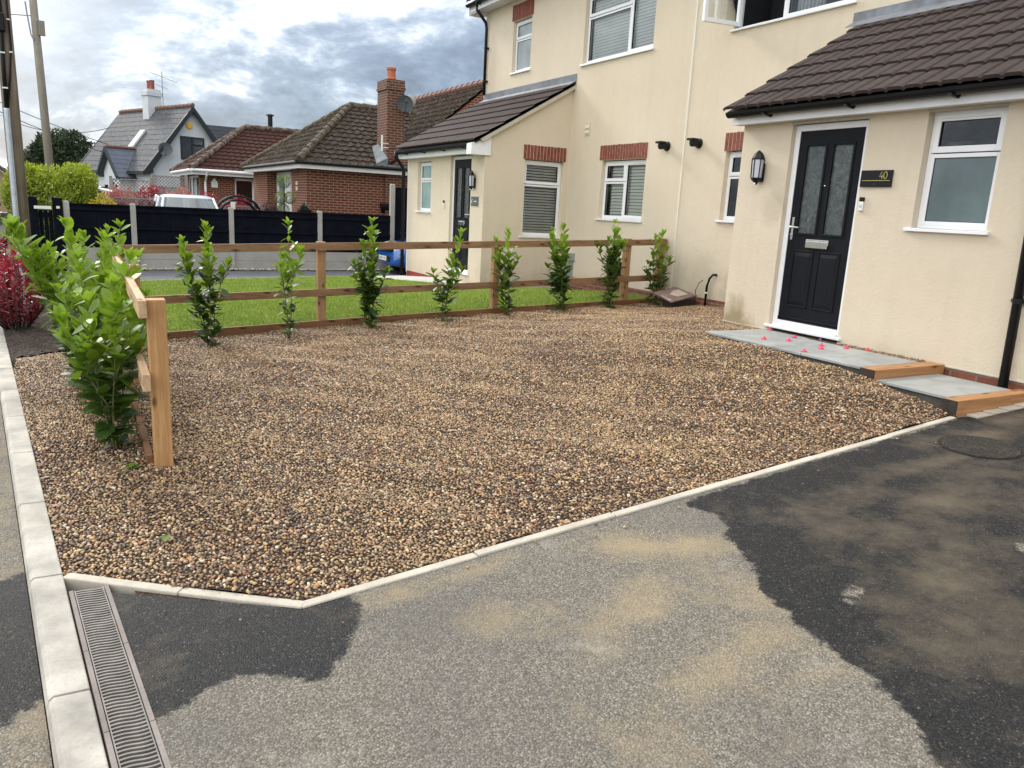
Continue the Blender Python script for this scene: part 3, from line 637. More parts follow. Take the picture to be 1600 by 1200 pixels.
# lawn of the next house
lpoly = [(.42, 9.46), (8.2, 9.86), (8.25, 10.2), (7.4, 11.0), (6.7, 12.2), (6.3, 12.9), (5.75, 13.6), (5.4, 14.6), (5.3, 15.9), (4.9, 16.3), (.35, 15.6), (.3, 12.4)]
mb, V = patch(lpoly, .15, lambda V: GA(V) + .015, .02)
lawn = mb.build('lawn', mTurf, smooth='raw'); tag(lawn, 'bright green short cut grass of the neighbouring front garden', 'grass', kind='stuff')
def grass_nodes(mat):
    ng = bpy.data.node_groups.new('grass', 'GeometryNodeTree')
    ng.interface.new_socket('Geometry', in_out='INPUT', socket_type='NodeSocketGeometry'); ng.interface.new_socket('Geometry', in_out='OUTPUT', socket_type='NodeSocketGeometry')
    n = ng.nodes; l = ng.links; gi = n.new('NodeGroupInput'); go = n.new('NodeGroupOutput'); join = n.new('GeometryNodeJoinGeometry'); l.new(gi.outputs[0], join.inputs[0])
    cone = n.new('GeometryNodeMeshCone'); cone.inputs['Vertices'].default_value = 3; cone.inputs['Radius Bottom'].default_value = .0032; cone.inputs['Radius Top'].default_value = .0004; cone.inputs['Depth'].default_value = .04
    sm = n.new('GeometryNodeSetMaterial'); sm.inputs['Material'].default_value = mat; l.new(cone.outputs[0], sm.inputs[0])
    ds = n.new('GeometryNodeDistributePointsOnFaces'); l.new(gi.outputs[0], ds.inputs['Mesh']); ds.inputs['Density'].default_value = 3200
    rv = n.new('FunctionNodeRandomValue'); rv.data_type = 'FLOAT_VECTOR'; rv.inputs[0].default_value = (-.6, -.6, 0); rv.inputs[1].default_value = (.6, .6, 6.28)
    rs = n.new('FunctionNodeRandomValue'); rs.inputs[2].default_value = .5; rs.inputs[3].default_value = 1.3
    io = n.new('GeometryNodeInstanceOnPoints'); l.new(ds.outputs[0], io.inputs['Points']); l.new(sm.outputs[0], io.inputs['Instance']); l.new(rv.outputs[0], io.inputs['Rotation']); l.new(rs.outputs[1], io.inputs['Scale'])
    l.new(io.outputs[0], join.inputs[0]); l.new(join.outputs[0], go.inputs[0]); return ng
_t = MT('grass_blade', .6, .3); _i = _t.n('ShaderNodeObjectInfo'); _c = _t.ramp(_i.outputs['Random'], [(0, (.19, .29, .035)), (.5, (.28, .375, .055)), (1, (.46, .51, .12))])
_t.col(_t.mix(_t.ramp(_t.noise(2.6, 5, .6), [(.4, 0.0), (.7, .5)]), _c, (.12, .22, .03)))
lawn.modifiers.new('grass', 'NODES').node_group = grass_nodes(_t.m)
# neighbour's drive and apron
npoly = [(-1.1, 15.8), (.35, 15.62), (4.9, 16.32), (5.6, 16.35), (6.48, 16.85), (8.2, 16.85), (12, 16.85), (12, 19.03), (6.9, 19.03), (6.9, 18.75), (-1.2, 18.75)]
mb, V = patch(npoly, .3, lambda V: GA(V) + .005); struct(mb.build('neighbour_drive', mTarN, smooth='raw'))
mb = MB(); pts = [(.35, 15.62), (4.9, 16.32)]
a, b = np.array(pts[0]), np.array(pts[1])
for i in range(5):
    p = a + (b - a) * i / 5; q = a + (b - a) * (i + .995) / 5
    mb.hexa([(p[0], p[1] - .05, G(*p) - .1), (q[0], q[1] - .05, G(*q) - .1), (q[0], q[1], G(*q) - .1), (p[0], p[1], G(*p) - .1)], [(p[0], p[1] - .05, G(*p) + .035), (q[0], q[1] - .05, G(*q) + .035), (q[0], q[1], G(*q) + .035), (p[0], p[1], G(*p) + .035)])
tag(mb.build('lawn_edging', mEdge, bevel=.004), 'thin pale concrete edging between the lawn and the neighbouring driveway', 'edging')
mb, V = patch([(5.75, 13.62), (6.3, 12.95), (6.49, 12.95), (6.49, 16.8), (6.4, 16.84), (5.55, 16.34), (5.32, 15.9), (5.42, 14.6)], .2, lambda V: GA(V) + .03)
for f_ in (1,):
    o = mb.build('apron', mApron, smooth='raw'); struct(o)

# ------------------------------------------------------------------ slabs, steps, clips
names = ['grey stone slab farthest left, jutting past the porch corner', 'middle grey stone slab right below the front door', 'upper right grey stone slab ending at the timber riser']
for i in range(3):
    y1 = 5.91 - .623 * i; mb = MB().box(5.58, 6.42 if i == 0 else 6.365, y1 - .616, y1, .455 + .001 * i, .478 + .001 * i)
    tag(mb.build('paving_slab', mSlab, bevel=.003), names[i], 'paving slab', 'grey slabs of the doorstep path')
tag(MB().box(5.57, 6.40, 3.275, 3.885, .385, .408).build('paving_slab', mSlab, bevel=.003), 'lower grey stone slab between the two timber sleepers', 'paving slab', 'grey slabs of the doorstep path')
mb = MB().box(5.60, 6.36, 4.045, 5.90, .25, .4545); tag(mb.build('slab_bed', mWet), 'damp mortar bed under the upper slabs', 'mortar bed')
mb = MB().box(5.59, 6.39, 3.28, 3.88, .15, .3845); tag(mb.build('slab_bed', mWet), 'dark damp mortar bed under the lower slab', 'mortar bed')
def sleeper(y0, y1, z0, z1, x0, x1, lab):
    t = thing('timber_sleeper', lab, 'sleeper', (x0, y0, z0), 'timber sleepers edging the steps')
    MB().box(x0 + .012, x1, y0, y1, z0, z1).build('beam', mSleep, t, bevel=.004); MB().box(x0, x0 + .0115, y0 + .002, y1 - .002, z0, z1 - .002).build('end_grain', mWoodDk, t, bevel=.002)
sleeper(3.895, 4.035, .372, .482, 5.55, 6.488, 'upper timber sleeper as a riser between two slab levels')
sleeper(3.155, 3.27, .27, .409, 5.49, 6.9, 'lower timber sleeper at the edge of the tarmac')
mb = MB()
for i in range(9): mb.box(5.62 + .2 * i, 5.81 + .2 * i, 3.065, 3.152, .16, SL * (5.71 + .2 * i) + .004)
tag(mb.build('brick_edging', mEdge, bevel=.004), 'worn pale brick edging at the foot of the lower sleeper', 'edging')
clips = [(6.42, 5.82), (5.85, 5.36), (6.28, 5.36), (6.03, 5.21), (6.39, 5.13), (6.13, 4.90), (5.98, 4.78), (5.67, 4.71), (6.27, 4.73), (6.40, 4.60)]
cl = ['pink levelling clip by the left end of the door sill', 'pink levelling clip at the front end of the left slab joint', 'pink levelling clip at the back of the left slab joint', 'pink levelling clip on the middle slab just right of the left joint',
      'dark purple levelling clip against the door sill', 'pink levelling clip behind its close twin on the right joint', 'pink levelling clip in front of its close twin on the right joint', 'pink levelling clip nearest the gravel on the right joint', 'pink levelling clip at the back of the right joint', 'pink levelling clip farthest right, by the gravel strip']
for (x, y), lb in zip(clips, cl):
    t = thing('levelling_clip', lb, 'tile clip', (x, y, .48), 'pink levelling clips left on the slabs'); mt = mPurple if 'purple' in lb else mPink
    a = random.uniform(0, 3); mb = MB(Matrix.Translation((x, y, .4805)) @ Matrix.Rotation(a, 4, 'Z'))
    mb.box(-.026, .026, -.006, .006, 0, .009).box(-.006, .006, -.026, .026, 0, .0085).lathe([(.019, 0), (.019, .004), (.012, .011)], n=12); mb.build('base', mt, t)
    MB(Matrix.Translation((x, y, .4805))).lathe([(.013, .008), (.010, .018), (.012, .021), (.006, .027), (.003, .028)], n=10).build('knob', mt, t)

# ------------------------------------------------------------------ house building helpers
def Tfac(X):   # facade facing -X : u = -Y, v = Z, w = outward (-X)
    return Matrix(((0, 0, -1, X), (-1, 0, 0, 0), (0, 1, 0, 0), (0, 0, 0, 1)))
def Tside(Y):  # wall facing -Y : u = +X
    return Matrix(((1, 0, 0, 0), (0, 0, -1, Y), (0, 1, 0, 0), (0, 0, 0, 1)))
def wall(mb, u0, u1, v0, v1, holes, depth=.11):
    us = sorted({u0, u1, *[h[0] for h in holes], *[h[1] for h in holes]}); vs = sorted({v0, v1, *[h[2] for h in holes], *[h[3] for h in holes]})
    for i in range(len(us) - 1):
        for j in range(len(vs) - 1):
            cu, cv = (us[i] + us[i + 1]) / 2, (vs[j] + vs[j + 1]) / 2
            if any(h[0] < cu < h[1] and h[2] < cv < h[3] for h in holes): continue
            mb.add([(us[i], vs[j], 0), (us[i + 1], vs[j], 0), (us[i + 1], vs[j + 1], 0), (us[i], vs[j + 1], 0)], [(0, 1, 2, 3)])
    for a, b, c, d in [h[:4] for h in holes]:
        mb.add([(a, c, 0), (b, c, 0), (b, d, 0), (a, d, 0), (a, c, -depth), (b, c, -depth), (b, d, -depth), (a, d, -depth)], [(0, 4, 5, 1), (1, 5, 6, 2), (2, 6, 7, 3), (3, 7, 4, 0)])
def bar(mb, u0, u1, v0, v1, w0, w1): mb.box(u0, u1, v0, v1, w0, w1)
def frame4(mb, u0, u1, v0, v1, t, w0, w1):
    bar(mb, u0, u0 + t, v0, v1, w0, w1); bar(mb, u1 - t, u1, v0, v1, w0, w1); bar(mb, u0 + t, u1 - t, v0, v0 + t, w0, w1); bar(mb, u0 + t, u1 - t, v1 - t, v1, w0, w1)
def window(parent, T, u0, u1, v0, v1, cells, sill=True, blind=None, glass=None, sillx=.05, inner=True, ws=-.075, frame_mat=None, vent=True):
    """cells: list of (fu0, fu1, fv0, fv1, opens) in 0..1"""
    fm = frame_mat or mUPVC; W, H = u1 - u0, v1 - v0
    fr = MB(T); frame4(fr, u0 + .003, u1 - .003, v0 + .003, v1 - .003, .035, ws - .05, ws); wo = fr.build('window', fm, parent, bevel=.003)
    sash = MB(T); gl = MB(T); gk = MB(T); bl = MB(T); frost = MB(T)
    for fu0, fu1, fv0, fv1, kind in cells:
        a, b, c, d = u0 + .03 + (W - .06) * fu0, u0 + .03 + (W - .06) * fu1, v0 + .03 + (H - .06) * fv0, v0 + .03 + (H - .06) * fv1
        t = .052 if 'o' in kind else .034; wf = ws + (.012 if 'o' in kind else .003)
        frame4(sash, a + .002, b - .002, c + .002, d - .002, t, ws - .045, wf)
        frame4(gk, a + t, b - t, c + t, d - t, .006, ws - .03, wf - .010)
        g = (frost if 'f' in kind else gl); g.add([(a + t, c + t, ws - .012), (b - t, c + t, ws - .012), (b - t, d - t, ws - .012), (a + t, d - t, ws - .012)], [(0, 1, 2, 3)])
        if 'v' in kind: bar(sash, a + W * .12 if W < 1 else a + .1, b - (W * .12 if W < 1 else .1), d - .034, d - .020, wf, wf + .012)
    sash.build('sash', fm, wo, bevel=.003); gk.build('gasket', mRubber, wo)
    if gl.v: gl.build('pane', mGlass, wo)
    if frost.v: frost.build('frosted_pane', glass or mFrostT, wo)
    if sill: bar(s := MB(T), u0 - sillx, u1 + sillx * .6, v0 - .028, v0 + .001, -.06, .035); s.build('sill', fm, wo, bevel=.004)
    if blind:
        bu0, bu1, bv0, bv1, pitch, tilt, bw = blind
        z = bv0
        while z < bv1:
            c, s_ = math.cos(tilt) * .026, math.sin(tilt) * .026
            bl.add([(bu0, z - s_, bw + c), (bu1, z - s_, bw + c), (bu1, z + s_, bw - c), (bu0, z + s_, bw - c)], [(0, 1, 2, 3)]); z += pitch
        bl.build('blind', mBlind, wo)
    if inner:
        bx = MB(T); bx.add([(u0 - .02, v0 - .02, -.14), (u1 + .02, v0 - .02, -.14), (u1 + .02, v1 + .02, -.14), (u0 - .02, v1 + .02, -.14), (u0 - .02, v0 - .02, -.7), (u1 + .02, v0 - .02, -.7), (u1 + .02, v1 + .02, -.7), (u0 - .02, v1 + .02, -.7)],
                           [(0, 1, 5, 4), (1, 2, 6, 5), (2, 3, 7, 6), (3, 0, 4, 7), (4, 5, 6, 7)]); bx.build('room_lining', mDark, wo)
    return wo
def lintel(parent, T, u0, u1, v0, v1):
    mb = MB(T); mb.box(u0, u1, v0, v1, -.02, .004); lo = mb.build('lintel', mMort, parent); n = round((u1 - u0) / .075); p = (u1 - u0) / n; mb = MB(T)
    for i in range(n): mb.box(u0 + p * i + .0065, u0 + p * (i + 1) - .0065, v0 + .002, v1 - .002 + random.uniform(-.004, .003), -.01, .011 + random.uniform(-.001, .002))
    mb.build('soldier_bricks', mLint, lo, bevel=.003)
def tiled(mb, O, U, Vv, lenu, lenv, gauge, pitch, clip=None, h=.018, thick=.022, seed=1, prof='roman', nu=4, tilt=.016):
    """tiles laid in courses on the plane O + u*U + v*V; clip(vmid)->(u0,u1)"""
    O, U, Vv = Vector(O), Vector(U).normalized(), Vector(Vv).normalized(); Nn = U.cross(Vv).normalized()
    if Nn.z < 0: Nn = -Nn
    nc = math.ceil(lenv / gauge); rr = random.Random(seed)
    for i in range(nc):
        v0 = i * gauge; v1 = min(v0 + gauge + .02, lenv)
        a0, a1 = clip(v0) if clip else (0, lenu); b0, b1 = clip(min(v1, lenv)) if clip else (0, lenu)
        us = []; k = math.floor(min(a0, b0) / pitch)
        lo, hi = min(a0, b0), max(a1, b1)
        if hi - lo < .02: continue
        pf = {'roman': [(0, 0), (.10, 0), (.20, .85), (.30, 1), (.80, 1), (.90, .85)], 'pan': [(0, .15), (.25, 0), (.5, .15), (.75, .9), (.9, .8)], 'flat': [(0, 0), (.03, 0)]}[prof]
        while k * pitch < hi + pitch:
            for f, hh in pf:
                u = (k + f) * pitch
                if lo < u < hi: us.append((u, hh))
            k += 1
        us = [(lo, us[0][1] if us else 0)] + us + [(hi, us[-1][1] if us else 0)]
        rows = [[], [], []]
        for u, hh in us:
            j = rr.uniform(-.0015, .0015); ub = min(max(u, a0), a1); ut = min(max(u, b0), b1)
            base = hh * h
            rows[0].append(O + U * ub + Vv * v0 + Nn * (base + tilt - thick * .2 + j - .012)); rows[1].append(O + U * ub + Vv * (v0 + j * 2) + Nn * (base + thick + tilt + j)); rows[2].append(O + U * ut + Vv * v1 + Nn * (base + .004 + j))
        n = len(us); vs = rows[0] + rows[1] + rows[2]; fs = []
        for q in range(n - 1): fs += [(q, q + 1, n + q + 1, n + q), (n + q, n + q + 1, 2 * n + q + 1, 2 * n + q)]
        mb.add(vs, fs)
def underlay(mb, pts, t=.02):
    mb.prism(pts, (0, 0, -t))

# ---------------- number 40 (right half of the semi)
XM = 8.30; XP = 6.50; YP = 9.67
h40 = thing('house', 'cream rendered house with black front door, 40 plaque and brown tiled porch roof', 'house', (XP, 4, 0))
mb = MB(Tfac(XM)); wall(mb, -YP, 1.5, -.4, 6.05, [(-8.74, -7.5, 1.6, 2.6), (-8.85, -6.84, 4.24, 5.4)])
mb.T = Tside(YP)
mb.T = Tfac(XP); wall(mb, -6.60, -1.2, .46, 2.75, [(-5.92, -5.02, .46, 2.62), (-4.43, -3.76, 1.62, 2.62)], .09)
mb.T = None
# side wall of the porch (faces +Y) and its sloping top
mb.add([(XP, 6.60, -.2), (XM, 6.60, -.2), (XM, 6.60, 3.9), (XP, 6.60, 2.85)], [(0, 1, 2, 3)])
mb.add([(XP, 6.60, .46), (XP, 6.60, -.3), (XP, 6.58, -.3), (XP, 6.58, .46)], [(0, 1, 2, 3)])
mb.box(XM + .9, 14, -1.5, YP - .0, -.4, 6.0)
mb.build('wall', mRender, h40)
MB().box(XP + .004, XP + .2, 6.57, 1.2, -.2, .4595).build('brick_plinth', mPlinth, h40); MB().box(XM - .006, XM + .1, 6.61, YP - .01, -.3, .425).build('brick_plinth', mPlinth, h40)
MB().box(XM - .012, XM, YP - .02, YP + .012, .3, 6.0).build('party_line_bead', plain('pale_bead', (.72, .68, .58), .7, .03), h40)
MB().box(XP - .008, XP + .01, 4.90, 1.2, .4598, .470).build('bell_cast_bead', mCement, h40)
MB().box(XP - .008, XP + .01, 6.605, 5.93, .4598, .470).build('bell_cast_bead', mCement, h40)
# porch roof 40
E0 = Vector((6.24, 6.68, 2.765)); top = Vector((XM, 6.68, 3.965)); Vd = (top - E0).normalized(); LV = (top - E0).length
mb = MB(); tiled(mb, E0, (0, -1, 0), Vd, 5.7, LV, .345, .165, h=.014, thick=.015, tilt=.013)
pr = mb.build('porch_roof', mRoofN, h40)
mb = MB(); mb.prism([(6.27, 6.655, 2.755), (XM, 6.655, 3.94), (XM, 1.0, 3.94), (6.27, 1.0, 2.755)], (0, 0, -.03)); mb.build('roof_deck', mBlack, pr)
mb = MB(); mb.prism([(6.33, 6.65, 2.775), (XM, 6.65, 3.92), (XM, 6.65, 3.84), (6.5, 6.65, 2.80)], (0, -.05, 0)); mb.build('verge', mCement, pr)
mb = MB(); mb.box(XM - .012, XM, 6.83, 1.0, 3.96, 4.10); mb.hexa([(XM - .17, 6.80, 3.905), (XM, 6.80, 4.0), (XM, 1.0, 4.0), (XM - .17, 1.0, 3.905)], [(XM - .17, 6.80, 3.915), (XM, 6.80, 4.012), (XM, 1.0, 4.012), (XM - .17, 1.0, 3.915)])
mb.build('lead_flashing', mLead, h40)
def eaves(h, y0, y1, xw, zb, zt, xo, box_end=None):
    fa = MB().box(xw - xo, xw - xo + .02, y0, y1, zb, zt).box(xw - xo + .0205, xw - .001, y0, y1, zb + .004, zb + .014).build('fascia', mUPVCb, h, bevel=.002)
    g = MB(); n = 8; R_ = .056; cx, cz = xw - xo - .062, zt + .012
    pa = [(cx + R_ * math.cos(math.pi + math.pi * k / n), cz + R_ * math.sin(math.pi + math.pi * k / n)) for k in range(n + 1)]
    pb = [(cx + (R_ - .004) * math.cos(math.pi + math.pi * k / n), cz + (R_ - .004) * math.sin(math.pi + math.pi * k / n)) for k in range(n + 1)]
    poly = pa + pb[::-1]; m = len(poly)
    vs = [(x, y0, z) for x, z in poly] + [(x, y1, z) for x, z in poly]; g.add(vs, [(k, (k + 1) % m, m + (k + 1) % m, m + k) for k in range(m)])
    for yy in (y0, y1): g.prism([(x, yy, z) for x, z in pa], (0, .003 if yy == min(y0, y1) else -.003, 0))
    go = g.build('gutter', mBlack, h); b = MB(); k = 0; y = max(y0, y1) - .55
    while y > min(y0, y1): MB().box(cx - .062, cx + .062, y - .02, y + .02, cz - .062, cz - .045).prism([(cx + .0615, y - .012, cz - .03), (cx + .0615, y - .012, cz - .075), (cx - .02, y - .012, cz - .063)], (0, .024, 0)).build('gutter_bracket', mBlack, go); y -= 1.0
eaves(h40, 6.66, 1.0, XP, 2.625, 2.735, .13)
MB().box(XP - .004, XP + .02, 5.935, 5.00, 2.5955, 2.625).build('door_header', mCement, h40)
# door
def door(h, T, u0, u1, v0, v1, handle_side, lockside='l', name='front_door'):
    fr = MB(T); frame4(fr, u0 + .002, u1 - .002, v0, v1 - .002, .062, -.11, -.055)
    d = fr.build('door', mUPVC, h, bevel=.003)
    a, b, c, e = u0 + .067, u1 - .067, v0 + .066, v1 - .067; W, H = b - a, e - c
    lf = MB(T); holes = []
    gx = [(a + W * .14, a + W * .435), (a + W * .565, a + W * .86)]
    gl = MB(T); tr = MB(T); pn = MB(T)
    for x0, x1 in gx: holes.append((x0, x1, c + H * .475, c + H * .925))
    wall(lf, a, b, c, e, holes, .02); 
    lf2 = MB(T)
    us = lf.v
    lfm = MB(T); 
    # leaf sits 6 cm behind the wall face
    T2 = T @ Matrix.Translation((0, 0, -.062)); lf = MB(T2); wall(lf, a, b, c, e, holes, .02)
    lf.add([(a, c, 0), (a, e, 0), (a, e, -.03), (a, c, -.03)], [(0, 1, 2, 3)]); lf.add([(b, c, 0), (b, e, 0), (b, e, -.03), (b, c, -.03)], [(0, 1, 2, 3)])
    le = lf.build('leaf', mDoor, d)
    tr = MB(T2); gl = MB(T2); pn = MB(T2)
    for x0, x1 in gx:
        frame4(tr, x0 - .022, x1 + .022, c + H * .475 - .022, c + H * .925 + .022, .024, -.001, .009)
        gl.add([(x0, c + H * .475, -.014), (x1, c + H * .475, -.014), (x1, c + H * .925, -.014), (x0, c + H * .925, -.014)], [(0, 1, 2, 3)])
        p0, p1 = c + H * .08, c + H * .385
        frame4(tr, x0 - .018, x1 + .018, p0, p1, .016, -.001, .007)
        pn.hexa([(x0 + .0, p0 + .02, .0005), (x1 - .0, p0 + .02, .0005), (x1 - .0, p1 - .02, .0005), (x0 + .0, p1 - .02, .0005)], [(x0 + .028, p0 + .06, .009), (x1 - .028, p0 + .06, .009), (x1 - .028, p1 - .06, .009), (x0 + .028, p1 - .06, .009)])
    frame4(tr, a + .001, b - .001, c, c + .035, .01, -.001, .012)
    tr.build('moulding', mDoor, d, bevel=.003); gl.build('glazing', mDoorGlass, d); pn.build('raised_panel', mDoor, d)
    m = MB(T2); cu = (a + b) / 2 + W * .0; m.box(cu - .14, cu + .14, c + H * .415, c + H * .445, 0, .012); m.box(cu - .135, cu + .135, c + H * .4, c + H * .436, .012, .02); m.build('letterbox', mChrome, d, bevel=.004)
    m = MB(T2); hu = a + .045 if handle_side == 'l' else b - .045; hv = c + H * .505; sgn = 1 if handle_side == 'l' else -1
    m.box(hu - .014, hu + .014, hv - .13, hv + .1, 0, .008); m.tube([(hu, hv, .008), (hu, hv, .045), (hu + sgn * .03, hv, .052), (hu + sgn * .12, hv - .004, .052)], .009, 8); m.lathe([(.011, 0), (.011, .014)], (hu, hv - .08, .008), 10); m.build('handle', mChrome, d, bevel=.002)
    m = MB(T2); m.lathe([(.008, 0), (.008, .006), (.003, .008)], (cu, c + H * .72, .0), 10); m.build('spyhole', mChrome, d)
    bar(s := MB(T), u0 - .04, u1 + .04, v0 - .030, v0 + .0, -.06, .03); bar(s, u0 + .05, u1 - .05, v0 + .0005, v0 + .02, -.05, .0); s.build('threshold', mUPVCb, d, bevel=.006)
    return d
door(h40, Tfac(XP), -5.92, -5.02, .53, 2.595, 'l')
window(h40, Tfac(XP), -4.43, -3.76, 1.62, 2.61, [(0, 1, .66, 1, 'ov'), (0, 1, 0, .655, 'f')], glass=mFrostD)
MB(Tfac(XP)).box(-4.44, -3.75, 2.605, 2.624, -.08, .003).build('window_header', mCement, h40)
u = -8.74
window(h40, Tfac(XM), -8.74, -7.5, 1.6, 2.58, [(0, .5, .66, 1, 'ov'), (0, .5, 0, .655, 'x'), (.5, 1, 0, 1, 'o')], blind=None)
lintel(h40, Tfac(XM), -8.78, -7.46, 2.585, 2.84)
# upper window with its left casement open
wo = window(h40, Tfac(XM), -8.85, -6.84, 4.24, 5.38, [(.43, 1, 0, 1, 'x')])
mb = MB(Tfac(XM)); mb.box(-8.85, -6.84, 4.28, 4.281, -.02, -.01); 
T3 = Tfac(XM) @ Matrix.Translation((-8.80, 0, -.06)) @ Matrix.Rotation(R(-98), 4, 'Y')
mb = MB(T3); frame4(mb, 0, .62, 4.28, 5.33, .055, -.03, .03); mb.build('open_casement', mUPVC, wo, bevel=.003)
mb = MB(T3); mb.add([(.05, 4.33, 0), (.57, 4.33, 0), (.57, 5.28, 0), (.05, 5.28, 0)], [(0, 1, 2, 3)]); mb.build('casement_pane', mGlass, wo)
mb = MB(Tfac(XM)); mb.box(-8.02, -7.955, 4.27, 5.34, -.12, -.065); mb.build('mullion', mUPVC, wo)
mb = MB(Tfac(XM)); x = -7.93
for k in range(14):
    mb.tube([(x + .03 * k, 4.2, -.25 - .02 * (k % 2)), (x + .03 * k, 5.4, -.25 - .02 * (k % 2))], .02, 6)
mb.build('curtain', mCurt, wo)
# lanterns
def lantern(h, u, v, X):
    T = Tfac(X); mb = MB(T)
    mb.prism([(u - .04, v - .02, .001), (u + .04, v - .02, .001), (u + .04, v + .17, .001), (u - .04, v + .17, .001)], (0, 0, .012))
    n = 6; R_ = .072; cz = .075
    def hexr(r, vv): return [(u + r * math.cos(math.pi / 6 + k * math.pi / 3), vv, cz + r * .75 * math.sin(math.pi / 6 + k * math.pi / 3)) for k in range(6)]
    rings = [hexr(.016, v - .055), hexr(.03, v - .03), hexr(.062, v - .0), hexr(.066, v + .018)]
    def loft(mb, rings):
        vs = [p for r in rings for p in r]; fs = [list(range(6)), list(range(6 * len(rings) - 6, 6 * len(rings)))]
        for i in range(len(rings) - 1):
            for k in range(6): fs.append((i * 6 + k, i * 6 + (k + 1) % 6, (i + 1) * 6 + (k + 1) % 6, (i + 1) * 6 + k))
        mb.add(vs, fs)
    loft(mb, rings); loft(mb, [hexr(.076, v + .205), hexr(.076, v + .222), hexr(.05, v + .268), hexr(.022, v + .29), hexr(.01, v + .30)])
    for p, q in zip(hexr(.064, v + .015), hexr(.072, v + .21)): mb.tube([p, q], .0065, 5)
    o = mb.build('wall_lantern', mBlack, h, bevel=.0015)
    g = MB(T); loft(g, [hexr(.058, v + .018), hexr(.066, v + .205)]); g.build('lantern_glass', plain('milky_glass', (.50, .52, .56), .3, .08), o)
    s = MB(T); s.lathe([(.012, 0), (.011, .012), (.004, .016)], (u, v - .045, .085), 10); s.build('sensor', mPlate, o)
lantern(h40, -6.27, 2.05, XP)
# plaque 40
pl = MB(Tfac(XP)).box(-5.01, -4.68, 1.975, 2.125, .006, .018); plq = pl.build('number_plaque', mBlack, h40, bevel=.002)
def text(body, size, T, mat, parent, name, ext=.001):
    c = bpy.data.curves.new(name, 'FONT'); c.body = body; c.size = size; c.extrude = ext; c.align_x = 'RIGHT'
    o = bpy.data.objects.new(name, c); C.objects.link(o); bpy.context.view_layer.update()
    me = bpy.data.meshes.new_from_object(o.evaluated_get(bpy.context.evaluated_depsgraph_get())); bpy.data.objects.remove(o); bpy.data.curves.remove(c)
    me.transform(T); me.materials.append(mat); q = bpy.data.objects.new(name, me); C.objects.link(q); q.parent = parent; return q
def thin_digits(T, u, v, hgt, mat, parent):
    mb = MB(T); r = .0032; w_ = hgt * .55
    mb.tube([(u + w_ * .75, v, 0), (u + w_ * .75, v + hgt * .55, 0)], r, 6); mb.tube([(u + w_ * .62, v + hgt, 0), (u, v + hgt * .3, 0), (u + w_, v + hgt * .3, 0)], r, 6)
    u2 = u + w_ * 1.25; mb.tube([(u2 + w_ * .5 + w_ * .5 * math.cos(t), v + hgt * .5 + hgt * .5 * math.sin(t), 0) for t in [k * 2 * math.pi / 20 for k in range(21)]], r, 6)
    mb.build('digits', mat, parent)
thin_digits(Tfac(XP) @ Matrix.Translation((0, 0, .0185)), -4.81, 2.048, .062, mGold, plq)
MB(Tfac(XP)).box(-4.99, -4.70, 2.030, 2.034, .0183, .0195).build('gold_line', mGold, plq)
mb = MB(Tfac(XP))
for k, u_ in enumerate((-4.86,)): mb.box(u_, u_ + .003, 1.995, 2.012, .0183, .0190); mb.box(u_ + .003, u_ + .012, 1.995, 1.998, .0183, .0190)
mb.build('small_lettering', plain('grey_letter', (.09, .09, .10), .4, .05), plq)
# doorbell
def doorbell(h, X, u, v, s=1.0):
    b = MB(Tfac(X)).box(u - .024 * s, u + .024 * s, v, v + .085 * s, .001, .022).build('doorbell', mPlate, h, bevel=.004)
    MB(Tfac(X)).box(u - .0235 * s, u + .0235 * s, v + .0855 * s, v + .126 * s, .001, .021).build('camera_head', mBlack, b, bevel=.004)
    m = MB(Tfac(X)); m.tube([(u + .011 * math.cos(t), v + .04 * s + .011 * math.sin(t), .0225) for t in [k * math.pi / 8 for k in range(17)]], .0016, 5); m.build('button_ring', mPlaq, b)
doorbell(h40, XP, -4.965, 1.755)
def flue(h, X, u, v):
    mb = MB(Tfac(X)); mb.lathe([(.075, 0), (.075, .02), (.055, .03), (.055, .11), (.06, .115), (.06, .15), (.03, .16)], (u, v, 0), 16); mb.box(u - .065, u + .065, v + .03, v + .062, .08, .2); mb.build('wall_vent_cowl', mBlack, h, smooth=False)
flue(h40, XM, -9.33, 2.72)
# small black waste pipe and cable
mb = MB(); mb.tube([(8.30, 8.66, .80), (8.24, 8.68, .80), (8.22, 8.72, .74), (8.22, 8.76, .62), (8.22, 8.76, .33)], .018, 8); wp = mb.build('waste_pipe', mBlack, h40, smooth=True)
MB().tube([(8.22, 8.76, .515), (8.22, 8.76, .535)], .023, 10).build('white_collar', mPlate, wp)
mb = MB(); mb.tube([(8.20, 8.98, .35), (8.20, 8.97, .55), (8.22, 8.93, .66), (8.26, 8.90, .70)], .006, 6); mb.build('loose_cable', mBlack, h40)
# black downpipe on the right
def downpipe(h, pts, r=.034, brackets=(), n=10):
    mb = MB(); mb.tube(pts, r, n); o = mb.build('downpipe', mBlack, h, smooth=True)
    if brackets:
        for x, y, z in brackets:
            b = MB(); b.lathe([(r + .007, -.02), (r + .007, .02)], (x, y, z), 12); b.box(x - .012, x + .07, y - .05, y + .05, z - .012, z + .012); b.build('pipe_bracket', mBlack, o)
downpipe(h40, [(6.43, 3.36, .30), (6.43, 3.40, 2.5), (6.40, 3.40, 2.62), (6.32, 3.40, 2.70)], .036, [(6.43, 3.37, 1.1), (6.43, 3.39, 2.2)])
